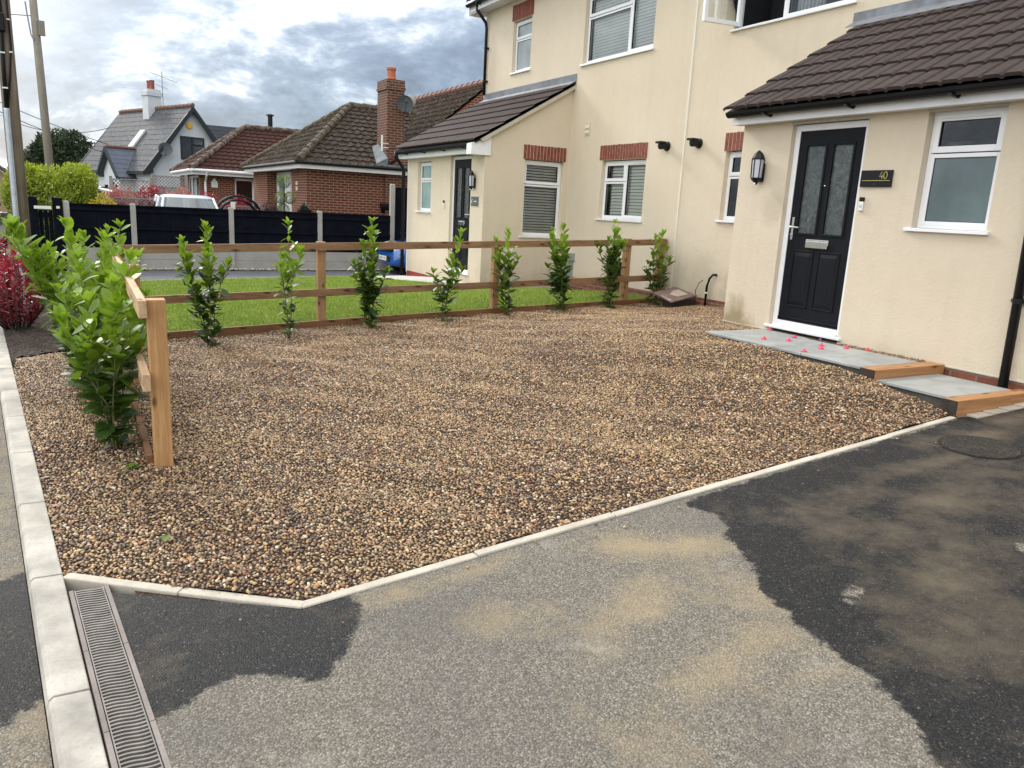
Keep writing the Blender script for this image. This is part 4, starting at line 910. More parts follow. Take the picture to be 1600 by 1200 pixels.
# main roof over number 40
def mainroof(h, y0, y1, seed):
    mb = MB(); O = Vector((7.92, y1, 6.06)); tiled(mb, O, (0, -1, 0), (3, 0, 2.1), y1 - y0, 4.6, .345, .165, seed=seed)
    r = mb.build('main_roof', mRoofN, h); MB().prism([(7.95, y0, 6.04), (11.7, y0, 8.66), (11.7, y1, 8.66), (7.95, y1, 6.04)], (0, 0, -.05)).build('roof_deck', mBlack, r)
    MB().box(11.55, 11.9, y0, y1, 8.6, 8.72).build('ridge', mRoofN, r)
mainroof(h40, -1.5, YP, 3)
eaves(h40, YP, -1.5, XM, 5.86, 6.0, .30)

# ---------------- number 42
h42 = thing('house', 'cream rendered neighbouring house with slate coloured lean-to porch roof behind the timber fence', 'house', (XP, 15, 0))
YE = 16.72; YS = 12.95
mb = MB(Tfac(XM)); wall(mb, -YE, -YP - .0005, -.4, 5.9, [(-11.84, -10.58, 1.52, 2.54), (-12.70, -10.66, 4.26, 5.44), (-15.44, -14.66, 4.43, 5.46)])
mb.T = Tfac(XP); wall(mb, -YE, -YS, .13, 2.75, [(-14.44, -13.5, .30, 2.62), (-16.16, -15.42, 1.47, 2.5)], .09)
mb.T = Tside(YS); wall(mb, XP, XM, -.1, 2.75, [(7.33, 8.19, 1.12, 2.53)])
mb.add([(XP, 2.75, 0), (XM, 2.75, 0), (XM, 3.92, 0), (XP, 2.86, 0)], [(0, 1, 2, 3)])
mb.T = None; mb.add([(XP, YE, -.4), (XM + .2, YE, -.4), (XM + .2, YE, 3.9), (XP, YE, 2.8)], [(0, 1, 2, 3)]); mb.box(XM + .9, 14, YP + .01, YE, -.4, 6.0); mb.add([(XM, YE, -.4), (XM + .95, YE, -.4), (XM + .95, YE, 6.0), (XM, YE, 6.0)], [(0, 1, 2, 3)])
mb.box(XP + .001, XP + .05, YS + .001, YE, .13, .14)
mb.build('wall', mRender, h42)
mb = MB(); mb.box(XP + .006, XP + .2, YS + .01, YE - .01, -.4, .1295); mb.build('red_plinth', mRed, h42)
mb = MB(); mb.box(XM - .03, XM + .1, 9.9, YS - .01, -.2, .385); mb.build('brick_plinth', mPlinth, h42)
MB().box(XP - .012, XP + .012, YE - .012, YE + .012, .1, 2.62).build('corner_bead', mUPVC, h42)
MB().box(XM - .012, XM + .012, YE - .015, YE + .012, 4.05, 5.88).build('corner_bead', mUPVC, h42)
E1 = Vector((6.24, 16.98, 2.765)); top1 = Vector((XM, 16.98, 3.965))
mb = MB(); tiled(mb, E1, (0, -1, 0), (top1 - E1), 16.98 - 12.86, LV, .345, .165, h=.014, thick=.015, tilt=.013, seed=9); pr = mb.build('porch_roof', mRoofN, h42)
mb = MB(); mb.prism([(6.27, 16.95, 2.755), (XM, 16.95, 3.94), (XM, 12.89, 3.94), (6.27, 12.89, 2.755)], (0, 0, -.03)); mb.build('roof_deck', mBlack, pr)
mb = MB(); mb.prism([(6.36, 12.88, 2.80), (XM, 12.88, 3.93), (XM, 12.88, 3.86), (6.55, 12.88, 2.84), (6.42, 12.88, 2.75)], (0, .075, 0)); mb.build('verge', mCement, pr)
mb = MB(); mb.box(XM - .012, XM, 12.86, YE + .0, 3.97, 4.13); mb.hexa([(XM - .12, 12.88, 3.93), (XM, 12.88, 4.0), (XM, YE, 4.0), (XM - .12, YE, 3.93)], [(XM - .12, 12.88, 3.94), (XM, 12.88, 4.012), (XM, YE, 4.012), (XM - .12, YE, 3.94)]); mb.build('lead_flashing', mLead, h42)
eaves(h42, 16.93, 13.16, XP, 2.565, 2.70, .16)
mb = MB(); mb.prism([(6.20, 12.92, 2.53), (6.60, 12.92, 2.53), (6.60, 12.92, 2.86), (6.21, 12.92, 2.72)], (0, .21, 0)); mb.build('eaves_box_end', mUPVCb, h42, bevel=.003)
door(h42, Tfac(XP), -14.44, -13.5, .345, 2.56, 'r')
window(h42, Tfac(XP), -16.16, -15.42, 1.47, 2.49, [(0, 1, .64, 1, 'ovf'), (0, 1, 0, .635, 'f')], glass=mFrostT)
window(h42, Tside(YS), 7.33, 8.19, 1.12, 2.52, [(0, 1, .70, 1, 'ov'), (0, 1, 0, .695, 'x')], blind=(7.36, 8.16, 1.16, 2.48, .052, .75, -.155))
lintel(h42, Tside(YS), 7.29, 8.23, 2.53, 2.79)
window(h42, Tfac(XM), -11.84, -10.58, 1.52, 2.53, [(0, .5, .66, 1, 'o'), (0, .5, 0, .655, 'x'), (.5, 1, 0, 1, 'ov')], blind=(-11.70, -10.6, 1.58, 2.5, .055, 1.1, -.155))
lintel(h42, Tfac(XM), -11.92, -10.56, 2.545, 2.80)
window(h42, Tfac(XM), -12.70, -10.66, 4.26, 5.43, [(0, .64, .70, 1, 'o'), (0, .64, 0, .695, 'x'), (.645, 1, 0, 1, 'o')], blind=(-12.62, -10.7, 4.32, 5.4, .052, 1.38, -.155))
window(h42, Tfac(XM), -15.44, -14.66, 4.43, 5.45, [(0, 1, .66, 1, 'ovf'), (0, 1, 0, .655, 'f')], glass=mFrostG)
lintel(h42, Tfac(XM), -15.5, -14.6, 5.465, 5.78)
lantern(h42, -13.33, 1.97, XP)
p = MB(Tfac(XP)).box(-13.44, -13.14, 1.63, 1.80, .004, .014).build('number_plaque', mPlaq, h42, bevel=.002)
mb = MB(Tfac(XP)); mb.tube([(-13.38 + .03 * math.cos(t), 1.715 + .03 * math.sin(t), .0155) for t in [k * math.pi / 9 for k in range(3, 15)]], .006, 5); mb.box(-13.31, -13.2, 1.705, 1.722, .0145, .0155); mb.build('plaque_mark', mPlate, p)
doorbell(h42, XP, -14.71, 1.56, 1.2)
flue(h42, XM, -10.07, 2.71)
mb = MB(Tfac(XM)); mb.box(-12.45, -12.30, 3.0, 3.22, .001, .012); mb.hexa([(-12.44, 3.03, .012), (-12.31, 3.03, .012), (-12.31, 3.09, .012), (-12.44, 3.09, .012)], [(-12.44, 3.03, .03), (-12.31, 3.03, .03), (-12.31, 3.04, .03), (-12.44, 3.04, .03)])
mb.hexa([(-12.44, 3.12, .012), (-12.31, 3.12, .012), (-12.31, 3.18, .012), (-12.44, 3.18, .012)], [(-12.44, 3.12, .03), (-12.31, 3.12, .03), (-12.31, 3.13, .03), (-12.44, 3.13, .03)]); mb.build('wall_vent', mCerm, h42)
# grey meter duct and black box on the wall
mb = MB(); mb.box(8.16, 8.30, 12.52, 12.72, .70, .84); mb.box(8.20, 8.30, 12.56, 12.68, .2, .6995); mb.build('meter_duct', mGreyPl, h42, bevel=.006)
mb = MB(); mb.box(8.12, 8.30, 10.98, 11.2, .42, .80); mb.build('black_meter_box', mBlack, h42, bevel=.01)
mb = MB(); mb.tube([(8.24, 9.98, .25), (8.24, 9.98, .62), (8.27, 9.98, .66), (8.30, 9.98, .66)], .02, 8); mb.build('waste_pipe', mBlack, h42, smooth=True)
downpipe(h42, [(6.25, 16.85, 2.72), (6.25, 16.86, 2.60), (6.40, 16.86, 2.42), (6.44, 16.86, 2.33), (6.44, 16.86, -.1)], .04, [(6.44, 16.86, 2.2), (6.44, 16.86, .95)])
downpipe(h42, [(8.0, 16.62, 6.0), (8.0, 16.62, 5.86), (8.22, 16.60, 5.62), (8.24, 16.60, 5.5), (8.24, 16.60, 4.10)], .034, [(8.24, 16.60, 5.1), (8.24, 16.60, 4.4)])
mainroof(h42, YP, 17.0, 5)
eaves(h42, 17.0, YP, XM, 5.86, 6.0, .30)
MB().box(8.02, 14, YE + .001, 16.98, 5.83, 5.8595).build('soffit', mUPVCb, h42)
MB().prism([(7.98, 16.985, 5.80), (8.3, 16.985, 5.80), (11.7, 16.985, 8.5), (11.7, 16.985, 8.66), (7.98, 16.985, 6.05)], (0, .02, 0)).build('bargeboard', mUPVCb, h42)

# slate offcut leaning in the corner by the wall
ob = thing('slate_offcut', 'brown slate offcut with torn pale patches lying on dark scraps at the wall', 'slab offcut', (8.0, 9.1, .35))
T = Matrix.Translation((7.92, 9.12, .44)) @ Matrix.Rotation(R(9), 4, 'X') @ Matrix.Rotation(R(-13), 4, 'Y')
mb = MB(T); mb.prism([(-.24, -.22, 0), (.24, -.24, 0), (.22, .25, 0), (-.2, .28, 0)], (0, 0, .02)); mb.build('sheet', mCard, ob, bevel=.003)
mb = MB(T); mb.prism([(-.02, -.1, .0205), (.16, -.12, .0205), (.18, .12, .0205), (.08, .14, .0205), (-.06, .04, .0205)], (0, 0, .002)); mb.prism([(-.22, -.16, .0205), (-.19, .1, .0205), (-.17, .08, .0205), (-.185, -.04, .0205), (-.17, -.15, .0205)], (0, 0, .002)); mb.build('torn_paper', plain('pale_scrap', (.42, .33, .28), .9, .2, 20), ob)
mb = MB(); mb.prism([(7.8, 8.98, .25), (8.2, 8.92, .25), (8.22, 9.3, .25), (7.85, 9.32, .25)], (0, 0, .15)); mb.build('brick_rubble', mWoodDk, ob, bevel=.02)

# ------------------------------------------------------------------ timber fences
fy = lambda x: 9.85 + .05 * (x - 8.45)
fz = lambda x: 1.0 + .0315 * x                       # top line
bf = thing('post_and_rail_fence', 'brown two-rail timber fence with a bottom board dividing the gravel from the lawn', 'fence', (4, 9.6, 0))
posts = [(.36, 1), (2.60, 1), (5.12, 1), (7.50, 1), (8.20, 1)]
for x, _ in posts: MB().box(x - .05, x + .05, fy(x) + .0, fy(x) + .095, G(x, fy(x)) - .25, fz(x) + .012).build('post', mWoodZ2, bf, bevel=.004)
for dz, hh, nm_ in ((0, .092, 'rail'), (-.565, .09, 'rail')):
    seg = [(.31, 5.12), (5.123, 8.26)]
    for a, b in seg:
        b2 = b if nm_ == 'rail' else b
        lo = [(a, fy(a) - .04, fz(a) + dz - hh), (b, fy(b) - .04, fz(b) + dz - hh), (b, fy(b) - .001, fz(b) + dz - hh), (a, fy(a) - .001, fz(a) + dz - hh)]
        MB().hexa(lo, [(x, y, z + hh) for x, y, z in lo]).build(nm_, mWoodX, bf, bevel=.003)
bz = lambda x: -.005 + .0475 * x - .0012 * x * x
for a, b in ((.34, 2.9), (2.903, 5.5), (5.503, 8.26)):
    lo = [(a, fy(a) - .045, bz(a) - .3), (b, fy(b) - .045, bz(b) - .3), (b, fy(b) - .002, bz(b) - .3), (a, fy(a) - .002, bz(a) - .3)]
    MB().hexa(lo, [(x, y, z + .3 + .015) for x, y, z in lo]).build('gravel_board', mBoard, bf, bevel=.003)
sf = thing('post_and_rail_fence', 'short side run of timber fence with bright square end post beside the laurels', 'fence', (.35, 4.8, 0))
MB().box(.302, .402, 4.765, 4.865, -.3, 1.0).build('post', mWoodZ, sf, bevel=.004, label='thick golden end post with a knot')
MB().box(.31, .41, 7.05, 7.15, -.3, 1.0).build('post', mWoodZ, sf, bevel=.004)
for zt in (1.005, .585): MB().hexa([(.255, 4.70, zt - .10), (.299, 4.70, zt - .10), (.305, 9.40, zt - .10), (.262, 9.40, zt - .10)], [(.255, 4.70, zt), (.299, 4.70, zt), (.305, 9.40, zt), (.262, 9.40, zt)]).build('rail', mWoodY, sf, bevel=.003)
MB().hexa([(.262, 4.87, -.15), (.299, 4.87, -.15), (.305, 9.40, -.15), (.268, 9.40, -.15)], [(.262, 4.87, .055), (.299, 4.87, .055), (.305, 9.40, .03), (.268, 9.40, .03)]).build('gravel_board', mBoard, sf, bevel=.003)

# ------------------------------------------------------------------ plants
def leafpts(L_, W_, curl, fold):
    ts = [0, .18, .42, .68, .88, 1.0]; ws = [.08, .68, 1.0, .92, .55, 0.02]; vs = []
    for t, w_ in zip(ts, ws):
        x = L_ * t; z = -curl * L_ * t * t
        vs += [(x, -W_ * .5 * w_, z + fold * W_ * w_ * .5), (x, 0, z), (x, W_ * .5 * w_, z + fold * W_ * w_ * .5)]
    fs = []
    for i in range(len(ts) - 1): a = i * 3; fs += [(a, a + 3, a + 4, a + 1), (a + 1, a + 4, a + 5, a + 2)]
    return np.array(vs), fs
class LeafMesh:
    def __init__(s): s.V = []; s.F = []; s.A = []; s.Tn = []; s.n = 0
    def leaf(s, p, d, up, L_, W_, age, tone, curl=.25, fold=.35, simple=False):
        d = d / np.linalg.norm(d); side = np.cross(up, d); k = np.linalg.norm(side)
        if k < 1e-4: side = np.cross(np.array([1., 0, 0]), d); k = np.linalg.norm(side)
        side /= k; u = np.cross(d, side)
        if simple: vs = np.array([(0, 0, 0), (L_ * .5, -W_ / 2, fold * W_ * .3), (L_, 0, -curl * L_), (L_ * .5, W_ / 2, fold * W_ * .3)]); fs = [(0, 1, 2, 3)]
        else: vs, fs = leafpts(L_, W_, curl, fold)
        P = p + vs[:, :1] * d + vs[:, 1:2] * side + vs[:, 2:] * u
        s.V.append(P); s.F += [[i + s.n for i in f] for f in fs]; s.A += [age] * len(vs); s.Tn += [tone] * len(vs); s.n += len(vs)
    def build(s, name, mat, parent=None, smooth=True):
        V = np.vstack(s.V); me = bpy.data.meshes.new(name); me.from_pydata([tuple(v) for v in V], [], s.F); me.materials.append(mat)
        for k, arr in (('age', s.A), ('tone', s.Tn)): a = me.attributes.new(k, 'FLOAT', 'POINT'); a.data.foreach_set('value', np.array(arr, dtype=np.float32))
        if smooth: me.polygons.foreach_set('use_smooth', [True] * len(me.polygons))
        o = bpy.data.objects.new(name, me); C.objects.link(o)
        if parent is not None: o.parent = parent; o.matrix_parent_inverse = Matrix.Translation(-Vector(parent.location))
        return o
def laurel(x, y, hgt, label, nst=3, spread=.12, lean=(0, 0), ll=.105, seed=0, dense=1.0, stubs=0, young=.55, z0=None, bushy=0.0):
    rr = np.random.default_rng(seed); g = G(x, y) - .01 if z0 is None else z0
    t = thing('laurel_plant', label, 'laurel', (x, y, g), 'young laurel plants set out along the fences'); st = MB(); lm = LeafMesh()
    stems = []
    for k in range(nst):
        a = 2 * math.pi * k / nst + rr.uniform(0, 1.2); hh = hgt * (1 if k == 0 else rr.uniform(.55, .95)); sp = spread * rr.uniform(.5, 1.1)
        pts = []; m = 9
        for i in range(m):
            f = i / (m - 1); wob = .018 * math.sin(f * 5 + k)
            pts.append(np.array([x + .02 * math.cos(a) + sp * math.cos(a) * f ** .8 + lean[0] * f * f + wob, y + .02 * math.sin(a) + sp * math.sin(a) * f ** .8 + lean[1] * f * f + wob * .6, g - .03 + (hh + .03) * f]))
        stems.append((pts, hh))
        for b in range(rr.integers(1, 3)):     # side shoots
            i0 = rr.integers(2, 6); p0 = pts[i0]; a2 = rr.uniform(0, 6.28); ln = hgt * rr.uniform(.18, .34) * (1 + bushy)
            sp_ = [p0 + np.array([math.cos(a2) * ln * .5 * f, math.sin(a2) * ln * .5 * f, ln * f]) for f in np.linspace(0, 1, 5)]
            stems.append((sp_, hh * .8))
    for pts, hh in stems:
        st.tube([tuple(p) for p in pts], [.0065 * (1 - .65 * i / (len(pts) - 1)) for i in range(len(pts))], 6)
        P = np.array(pts); seg = np.linalg.norm(np.diff(P, axis=0), axis=1); tot = seg.sum(); cum = np.r_[0, np.cumsum(seg)]
        step = .027 / dense; s_ = .05 if len(pts) == 9 else .02; ang = rr.uniform(0, 6.28)
        while s_ < tot:
            i = min(np.searchsorted(cum, s_) - 1, len(seg) - 1); i = max(i, 0); f = (s_ - cum[i]) / seg[i]; p = P[i] * (1 - f) + P[i + 1] * f
            hf = (p[2] - g) / hgt; ang += 2.4 + rr.uniform(-.5, .5); tip = s_ / tot
            el_ = rr.uniform(.1, .8) + .55 * tip * (hf > .5)
            if rr.random() < .12: el_ = rr.uniform(-.7, 0)
            d = np.array([math.cos(ang) * math.cos(el_), math.sin(ang) * math.cos(el_), math.sin(el_)])
            sz = ll * rr.uniform(.65, 1.15) * (1.0 - .35 * max(0, tip - .85) / .15)
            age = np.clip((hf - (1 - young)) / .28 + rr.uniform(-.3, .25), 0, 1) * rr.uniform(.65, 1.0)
            lm.leaf(p + d * .012, d, np.array([rr.uniform(-.3, .3), rr.uniform(-.3, .3), 1.]), sz, sz * rr.uniform(.42, .54), age, rr.random(), rr.uniform(-.05, .35), rr.uniform(.02, .32)); s_ += step * rr.uniform(.6, 1.4)
        p = P[-1]
        for q in range(4):
            a = q * 1.6 + rr.uniform(0, .6); el_ = rr.uniform(.7, 1.3); d = np.array([math.cos(a) * math.cos(el_), math.sin(a) * math.cos(el_), math.sin(el_)])
            lm.leaf(p, d, np.array([0, 0, 1.]), ll * rr.uniform(.5, .8), ll * .3, np.clip((P[-1][2] - g) / hgt, 0, 1), rr.random() * .4, .1, .6)
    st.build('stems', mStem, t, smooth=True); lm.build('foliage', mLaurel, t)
    return t
B = [(1.18, 8.95, 1.28, (-.10, .0), 3, .14, 'laurel on the back fence nearest the corner, leaning left at its top', 1.25),
     (2.05, 9.0, 1.30, (-.02, .05), 2, .12, 'second laurel along the back fence, tall and loose left of the first middle post', .9),
     (3.12, 9.25, 1.30, (-.02, 0), 3, .07, 'dense upright laurel just right of the first middle post', 1.45),
     (4.15, 9.32, 1.16, (.22, 0), 2, .07, 'thin laurel leaning right in front of the neighbouring black door', .95),
     (5.15, 9.42, 1.16, (-.08, 0), 3, .10, 'laurel hiding the middle fence post, left of the side window', 1.0),
     (6.12, 9.5, 1.20, (-.10, 0), 3, .08, 'laurel in front of the large blinded side window', 1.35),
     (7.02, 9.55, 1.27, (-.03, 0), 3, .07, 'dark leaved laurel under the two-pane window, left of the doubled posts', 1.1),
     (7.92, 9.58, 1.12, (.06, 0), 3, .10, 'last laurel on the back fence, between the two end posts', 1.0)]
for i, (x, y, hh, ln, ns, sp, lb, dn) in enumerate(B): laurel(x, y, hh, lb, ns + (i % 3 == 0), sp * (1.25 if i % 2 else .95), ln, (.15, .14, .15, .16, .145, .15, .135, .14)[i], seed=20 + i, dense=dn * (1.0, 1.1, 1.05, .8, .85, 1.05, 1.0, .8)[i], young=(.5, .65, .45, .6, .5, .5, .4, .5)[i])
Sd = [(.11, 5.26, 1.02, (-.03, -.08), 4, .15, 'nearest laurel, low bright green one at the golden end post', 1.0, .155),
      (.12, 5.95, 1.12, (.12, .0), 4, .20, 'second laurel behind the nearest one, spreading over the side rail', 1.0, .15),
      (.04, 6.55, 1.22, (-.02, .0), 5, .22, 'third laurel in the side row, in the thick of the foliage', 1.05, .14),
      (-.05, 7.2, 1.30, (-.22, .0), 4, .18, 'tall laurel leaning left over the kerb bed in front of the red bush', 1.1, .15),
      (.1, 7.95, 1.28, (.08, .0), 4, .18, 'laurel with upright tips against the black fence, in front of its first concrete post', 1.05, .135),
      (.05, 8.7, 1.22, (.1, .0), 4, .18, 'farthest laurel of the side row, beside the corner fence post', 1.05, .13)]
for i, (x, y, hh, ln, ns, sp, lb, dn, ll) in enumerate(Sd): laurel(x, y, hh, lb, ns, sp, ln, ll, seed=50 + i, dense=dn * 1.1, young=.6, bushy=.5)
# fallen leaves
for x, y, a, lb in ((.16, 4.77, .3, 'larger fallen laurel leaf lying on the gravel near the end post'), (.28, 3.62, 1.3, 'small fallen laurel leaf on the yellow gravel near the edging')):
    lm = LeafMesh(); n_ = 3 if y > 4 else 1
    for k in range(n_): lm.leaf(np.array([x - .03 + .02 * k, y, G(x, y) + .022 + .003 * k]), np.array([math.cos(a + k * .5), math.sin(a + k * .5), .05]), np.array([0, 0, 1.]), .10 if n_ > 1 else .075, .04, .45, .2, .1, .2)
    o = lm.build('fallen_leaf', mLaurel); tag(o, lb, 'leaf', 'fallen laurel leaves')

def cloudplant(name, label, cat, c, rad, nleaf, ll, mat, seed, trunk=None, group=None, young_top=True, boxy=0, dead=None, flat=0):
    rr = np.random.default_rng(seed); t = thing(name, label, cat, (c[0], c[1], c[2] - rad[2]), group); lm = LeafMesh(); c = np.array(c, float); rad = np.array(rad, float)
    # lobes give an uneven outline
    nl = 26; lob = []
    for k in range(nl):
        v = rr.normal(size=3); v /= np.linalg.norm(v)
        if boxy: v = np.sign(v) * np.abs(v) ** (1 - boxy)
        lob.append((v * .72, rr.uniform(.22, .42)))
    for k in range(nleaf):
        if rr.random() < .75: lc, lr = lob[rr.integers(nl)]; v = rr.normal(size=3); v /= np.linalg.norm(v); p = lc + v * lr * rr.uniform(.75, 1.05)
        else: v = rr.normal(size=3); v /= np.linalg.norm(v); p = v * rr.uniform(.5, .95)
        if boxy:
            p = np.clip(p, -.97, .97)
        P = c + p * rad
        if P[2] < c[2] - rad[2]: P[2] = c[2] - rad[2] + rr.uniform(0, .1)
        d = p / (np.linalg.norm(p) + 1e-6) * .6 + rr.normal(size=3) * .6 + np.array([0, 0, .4]); out_ = np.linalg.norm(p)
        age = np.clip(.35 + .5 * p[2] * young_top + .45 * (out_ - .75) + rr.uniform(-.3, .3), 0, 1)
        lm.leaf(P, d, p + rr.normal(size=3) * .4 + np.array([0, 0, .5]), ll * rr.uniform(.6, 1.3), ll * rr.uniform(.3, .55), age, rr.random(), rr.uniform(0, .3), rr.uniform(0, .5), simple=True)
    lm.build('foliage' if not trunk else 'crown', mat, t, smooth=False)
    st = MB(); g = t.location.z
    if trunk:
        z0, r0 = trunk; st.tube([(c[0], c[1], z0), (c[0] + .1, c[1], (z0 + c[2]) / 2), (c[0], c[1], c[2])], [r0, r0 * .8, r0 * .5], 8)
        for k in range(5): a = k * 1.3; st.tube([(c[0], c[1], c[2] - rad[2] * .5), tuple(c + np.array([math.cos(a) * rad[0] * .6, math.sin(a) * rad[1] * .6, rad[2] * .2]))], [r0 * .4, r0 * .15], 6)
        st.build('trunk', mBark, t, smooth=True)
    else:
        for k in range(7): a = k * .9 + rr.uniform(0, .5); st.tube([(c[0] + .05 * math.cos(a), c[1] + .05 * math.sin(a), g - .02), tuple(c + np.array([math.cos(a) * rad[0] * .55, math.sin(a) * rad[1] * .55, rad[2] * .35]))], [.012, .005], 5)
        st.build('stems', mBark, t, smooth=True)
    return t
# red photinia by the kerb: longer leaves, real leaf shape
def redbush(cx, cy, z0, hgt, rx, ry, n, seed, lab):
    rr = np.random.default_rng(seed); t = thing('photinia_bush', lab, 'bush', (cx, cy, z0), 'crimson photinia bushes along the kerb'); lm = LeafMesh(); st = MB()
    for k in range(34):
        a = rr.uniform(0, 6.28); q = math.sqrt(rr.random()); tip = np.array([cx + rx * q * math.cos(a), cy + ry * q * math.sin(a), z0 + hgt * rr.uniform(.55, 1) * (1 - .35 * q * q)]); b = np.array([cx + .12 * math.cos(a), cy + .15 * math.sin(a), z0])
        mid = (b + tip) / 2 + np.array([.12 * math.cos(a), .12 * math.sin(a), 0]); st.tube([tuple(b), tuple(mid), tuple(tip)], [.009, .006, .003], 5)
        for j in range(n):
            f = .08 + .92 * (j + rr.random()) / n; p = (1 - f) ** 2 * b + 2 * f * (1 - f) * mid + f * f * tip; an = rr.uniform(0, 6.28); el_ = rr.uniform(.2, 1.2)
            d = np.array([math.cos(an) * math.cos(el_), math.sin(an) * math.cos(el_), math.sin(el_)]); hf = (p[2] - z0) / hgt
            lm.leaf(p, d, np.array([rr.uniform(-.4, .4), rr.uniform(-.4, .4), 1]), rr.uniform(.06, .10), rr.uniform(.02, .032), np.clip(hf * 1.3 - .15 + rr.uniform(-.2, .2), 0, 1), rr.random(), .2, .5)
    st.build('stems', mBark, t, smooth=True); lm.build('foliage', mRedL, t)
redbush(-.72, 10.5, -.03, 1.10, .34, .6, 42, 7, 'crimson photinia bush nearest, at the kerb beyond the soil bed')
redbush(-.98, 11.8, -.05, 1.12, .28, .55, 36, 8, 'crimson photinia bush behind the nearer red one, beside the kerb')

# ------------------------------------------------------------------ black fence of the next plot
FY = 19.1
ff = thing('panel_fence', 'long black panelled fence with concrete posts and gravel boards across the neighbouring drive', 'fence', (3.5, FY, -.12))
fpx = [-.22, 1.04, 3.08, 5.14, 7.0]
ftop = lambda x: 1.27 + .004 * x
for i, x in enumerate(fpx):
    tz = ftop(x) + (.04 if i < 4 else .78)
    mb = MB(); mb.box(x - .055, x + .055, FY - .06, FY + .05, -.4, tz - .03); mb.hexa([(x - .055, FY - .06, tz - .03), (x + .055, FY - .06, tz - .03), (x + .055, FY + .05, tz - .03), (x - .055, FY + .05, tz - .03)], [(x - .04, FY - .045, tz), (x + .04, FY - .045, tz), (x + .04, FY + .035, tz), (x - .04, FY + .035, tz)])
    mb.build('concrete_post', mPostC, ff)
for i in range(4):
    a, b = fpx[i] + .056, fpx[i + 1] - .056
    for z0, z1, yo in ((-.16, .10, 0), (.105, .34, .004)):
        MB().box(a, b, FY - .03 + yo, FY + .01 + yo, z0, z1).build('gravel_board', mPostC, ff, bevel=.004)
    mb = MB(); n = int((b - a) / .095)
    for k in range(n):
        u0 = a + (b - a) * k / n; u1 = a + (b - a) * (k + 1) / n
        mb.hexa([(u0, FY - .016, .345), (u1 + .008, FY - .026, .345), (u1 + .008, FY - .012, .345), (u0, FY - .004, .345)], [(u0, FY - .016, ftop(a) - .03), (u1 + .008, FY - .026, ftop(a) - .03), (u1 + .008, FY - .012, ftop(a) - .03), (u0, FY - .004, ftop(a) - .03)])
    mb.box(a, b, FY - .045, FY + .02, ftop(a) - .03, ftop(a)); 
    for zc in (.42, .78, 1.16): mb.box(a, b, FY - .055, FY - .028, zc - .03, zc + .03)
    mb.build('panel', mBlackF, ff)
a, b = 7.056, 8.9
mb = MB(); mb.box(a, b, FY - .02, FY + .02, -.1, 2.0); mb.build('panel', mBlackF, ff, label='taller black end panel')
gt = thing('garden_gate', 'black timber gate with a pale metal latch bar left of the black fence', 'gate', (-.6, FY, -.15))
for x0, x1, zt, nm_ in ((-.92, -.74, 1.36, 'gate_post'), (-.47, -.29, 1.36, 'gate_post')):
    MB().box(x0, x1, FY - .09, FY + .09, -.3, zt).build(nm_, mBlackF, gt, bevel=.01); 
mb = MB(); mb.box(-.735, -.475, FY - .03, FY + .01, .95, 1.05).box(-.735, -.475, FY - .03, FY + .01, .1, .2)
for k in range(3): mb.box(-.73 + .09 * k, -.66 + .09 * k, FY - .012, FY + .012, 0, 1.1)
mb.build('gate_leaf', mBlackF, gt); MB().box(-.80, -.49, FY - .13, FY - .10, 1.12, 1.18).build('latch_bar', mPlate, gt, bevel=.004)
MB().box(-.40, -.34, FY - .105, FY - .09, 1.14, 1.19).build('latch_plate', mPlate, gt)

# ------------------------------------------------------------------ brick bungalows behind
def hiproof(h, x0, x1, y0, y1, ze, zr, xr, mat, prof='pan', gauge=.33, rid=None, name='roof', pitch=.25):
    """hip at the x0 end, ridge along X from xr to x1"""
    ym = (y0 + y1) / 2; mb = MB(); run = ym - y0; rise = zr - ze; Ls = math.hypot(run, rise)
    tiled(mb, (x0, y0, ze), (1, 0, 0), (0, run, rise), x1 - x0, Ls, gauge, pitch, clip=lambda v: ((xr - x0) * v / Ls, x1 - x0), h=.034, thick=.024, prof=prof, seed=3)
    tiled(mb, (x1, y1, ze), (-1, 0, 0), (0, -run, rise), x1 - x0, Ls, gauge, pitch, clip=lambda v: (0, (x1 - x0) - (xr - x0) * v / Ls), h=.034, thick=.024, prof=prof, seed=4)
    Lh = math.hypot(xr - x0, rise)
    tiled(mb, (x0, y1, ze), (0, -1, 0), (xr - x0, 0, rise), y1 - y0, Lh, gauge, pitch, clip=lambda v: (run * v / Lh, (y1 - y0) - run * v / Lh), h=.034, thick=.024, prof=prof, seed=5)
    ro = mb.build(name, mat, h)
    mb = MB(); mb.add([(x0, y0, ze - .02), (x1, y0, ze - .02), (x1, y1, ze - .02), (x0, y1, ze - .02), (xr, ym, zr - .02), (x1, ym, zr - .02)], [(0, 1, 5, 4), (2, 3, 4, 5), (3, 0, 4), (0, 3, 2, 1), (1, 2, 5)]); mb.build('roof_deck', mBlack, ro)
    rd = MB(); 
    def rline(a, b):
        a, b = Vector(a), Vector(b); n = max(1, int((b - a).length / .42)); 
        for i in range(n):
            p = a + (b - a) * i / n; q = a + (b - a) * (i + 1.08) / n; rd.tube([p + Vector((0, 0, .012)), q + Vector((0, 0, .0))], [.125, .105], 10)
    rline((x0 - .02, y0 - .02, ze + .05), (xr, ym, zr + .04)); rline((x0 - .02, y1 + .02, ze + .05), (xr, ym, zr + .04)); rline((xr, ym, zr + .04), (x1, ym, zr + .04))
    rd.build('ridge_tiles', rid or mRidge, ro)
    return ro
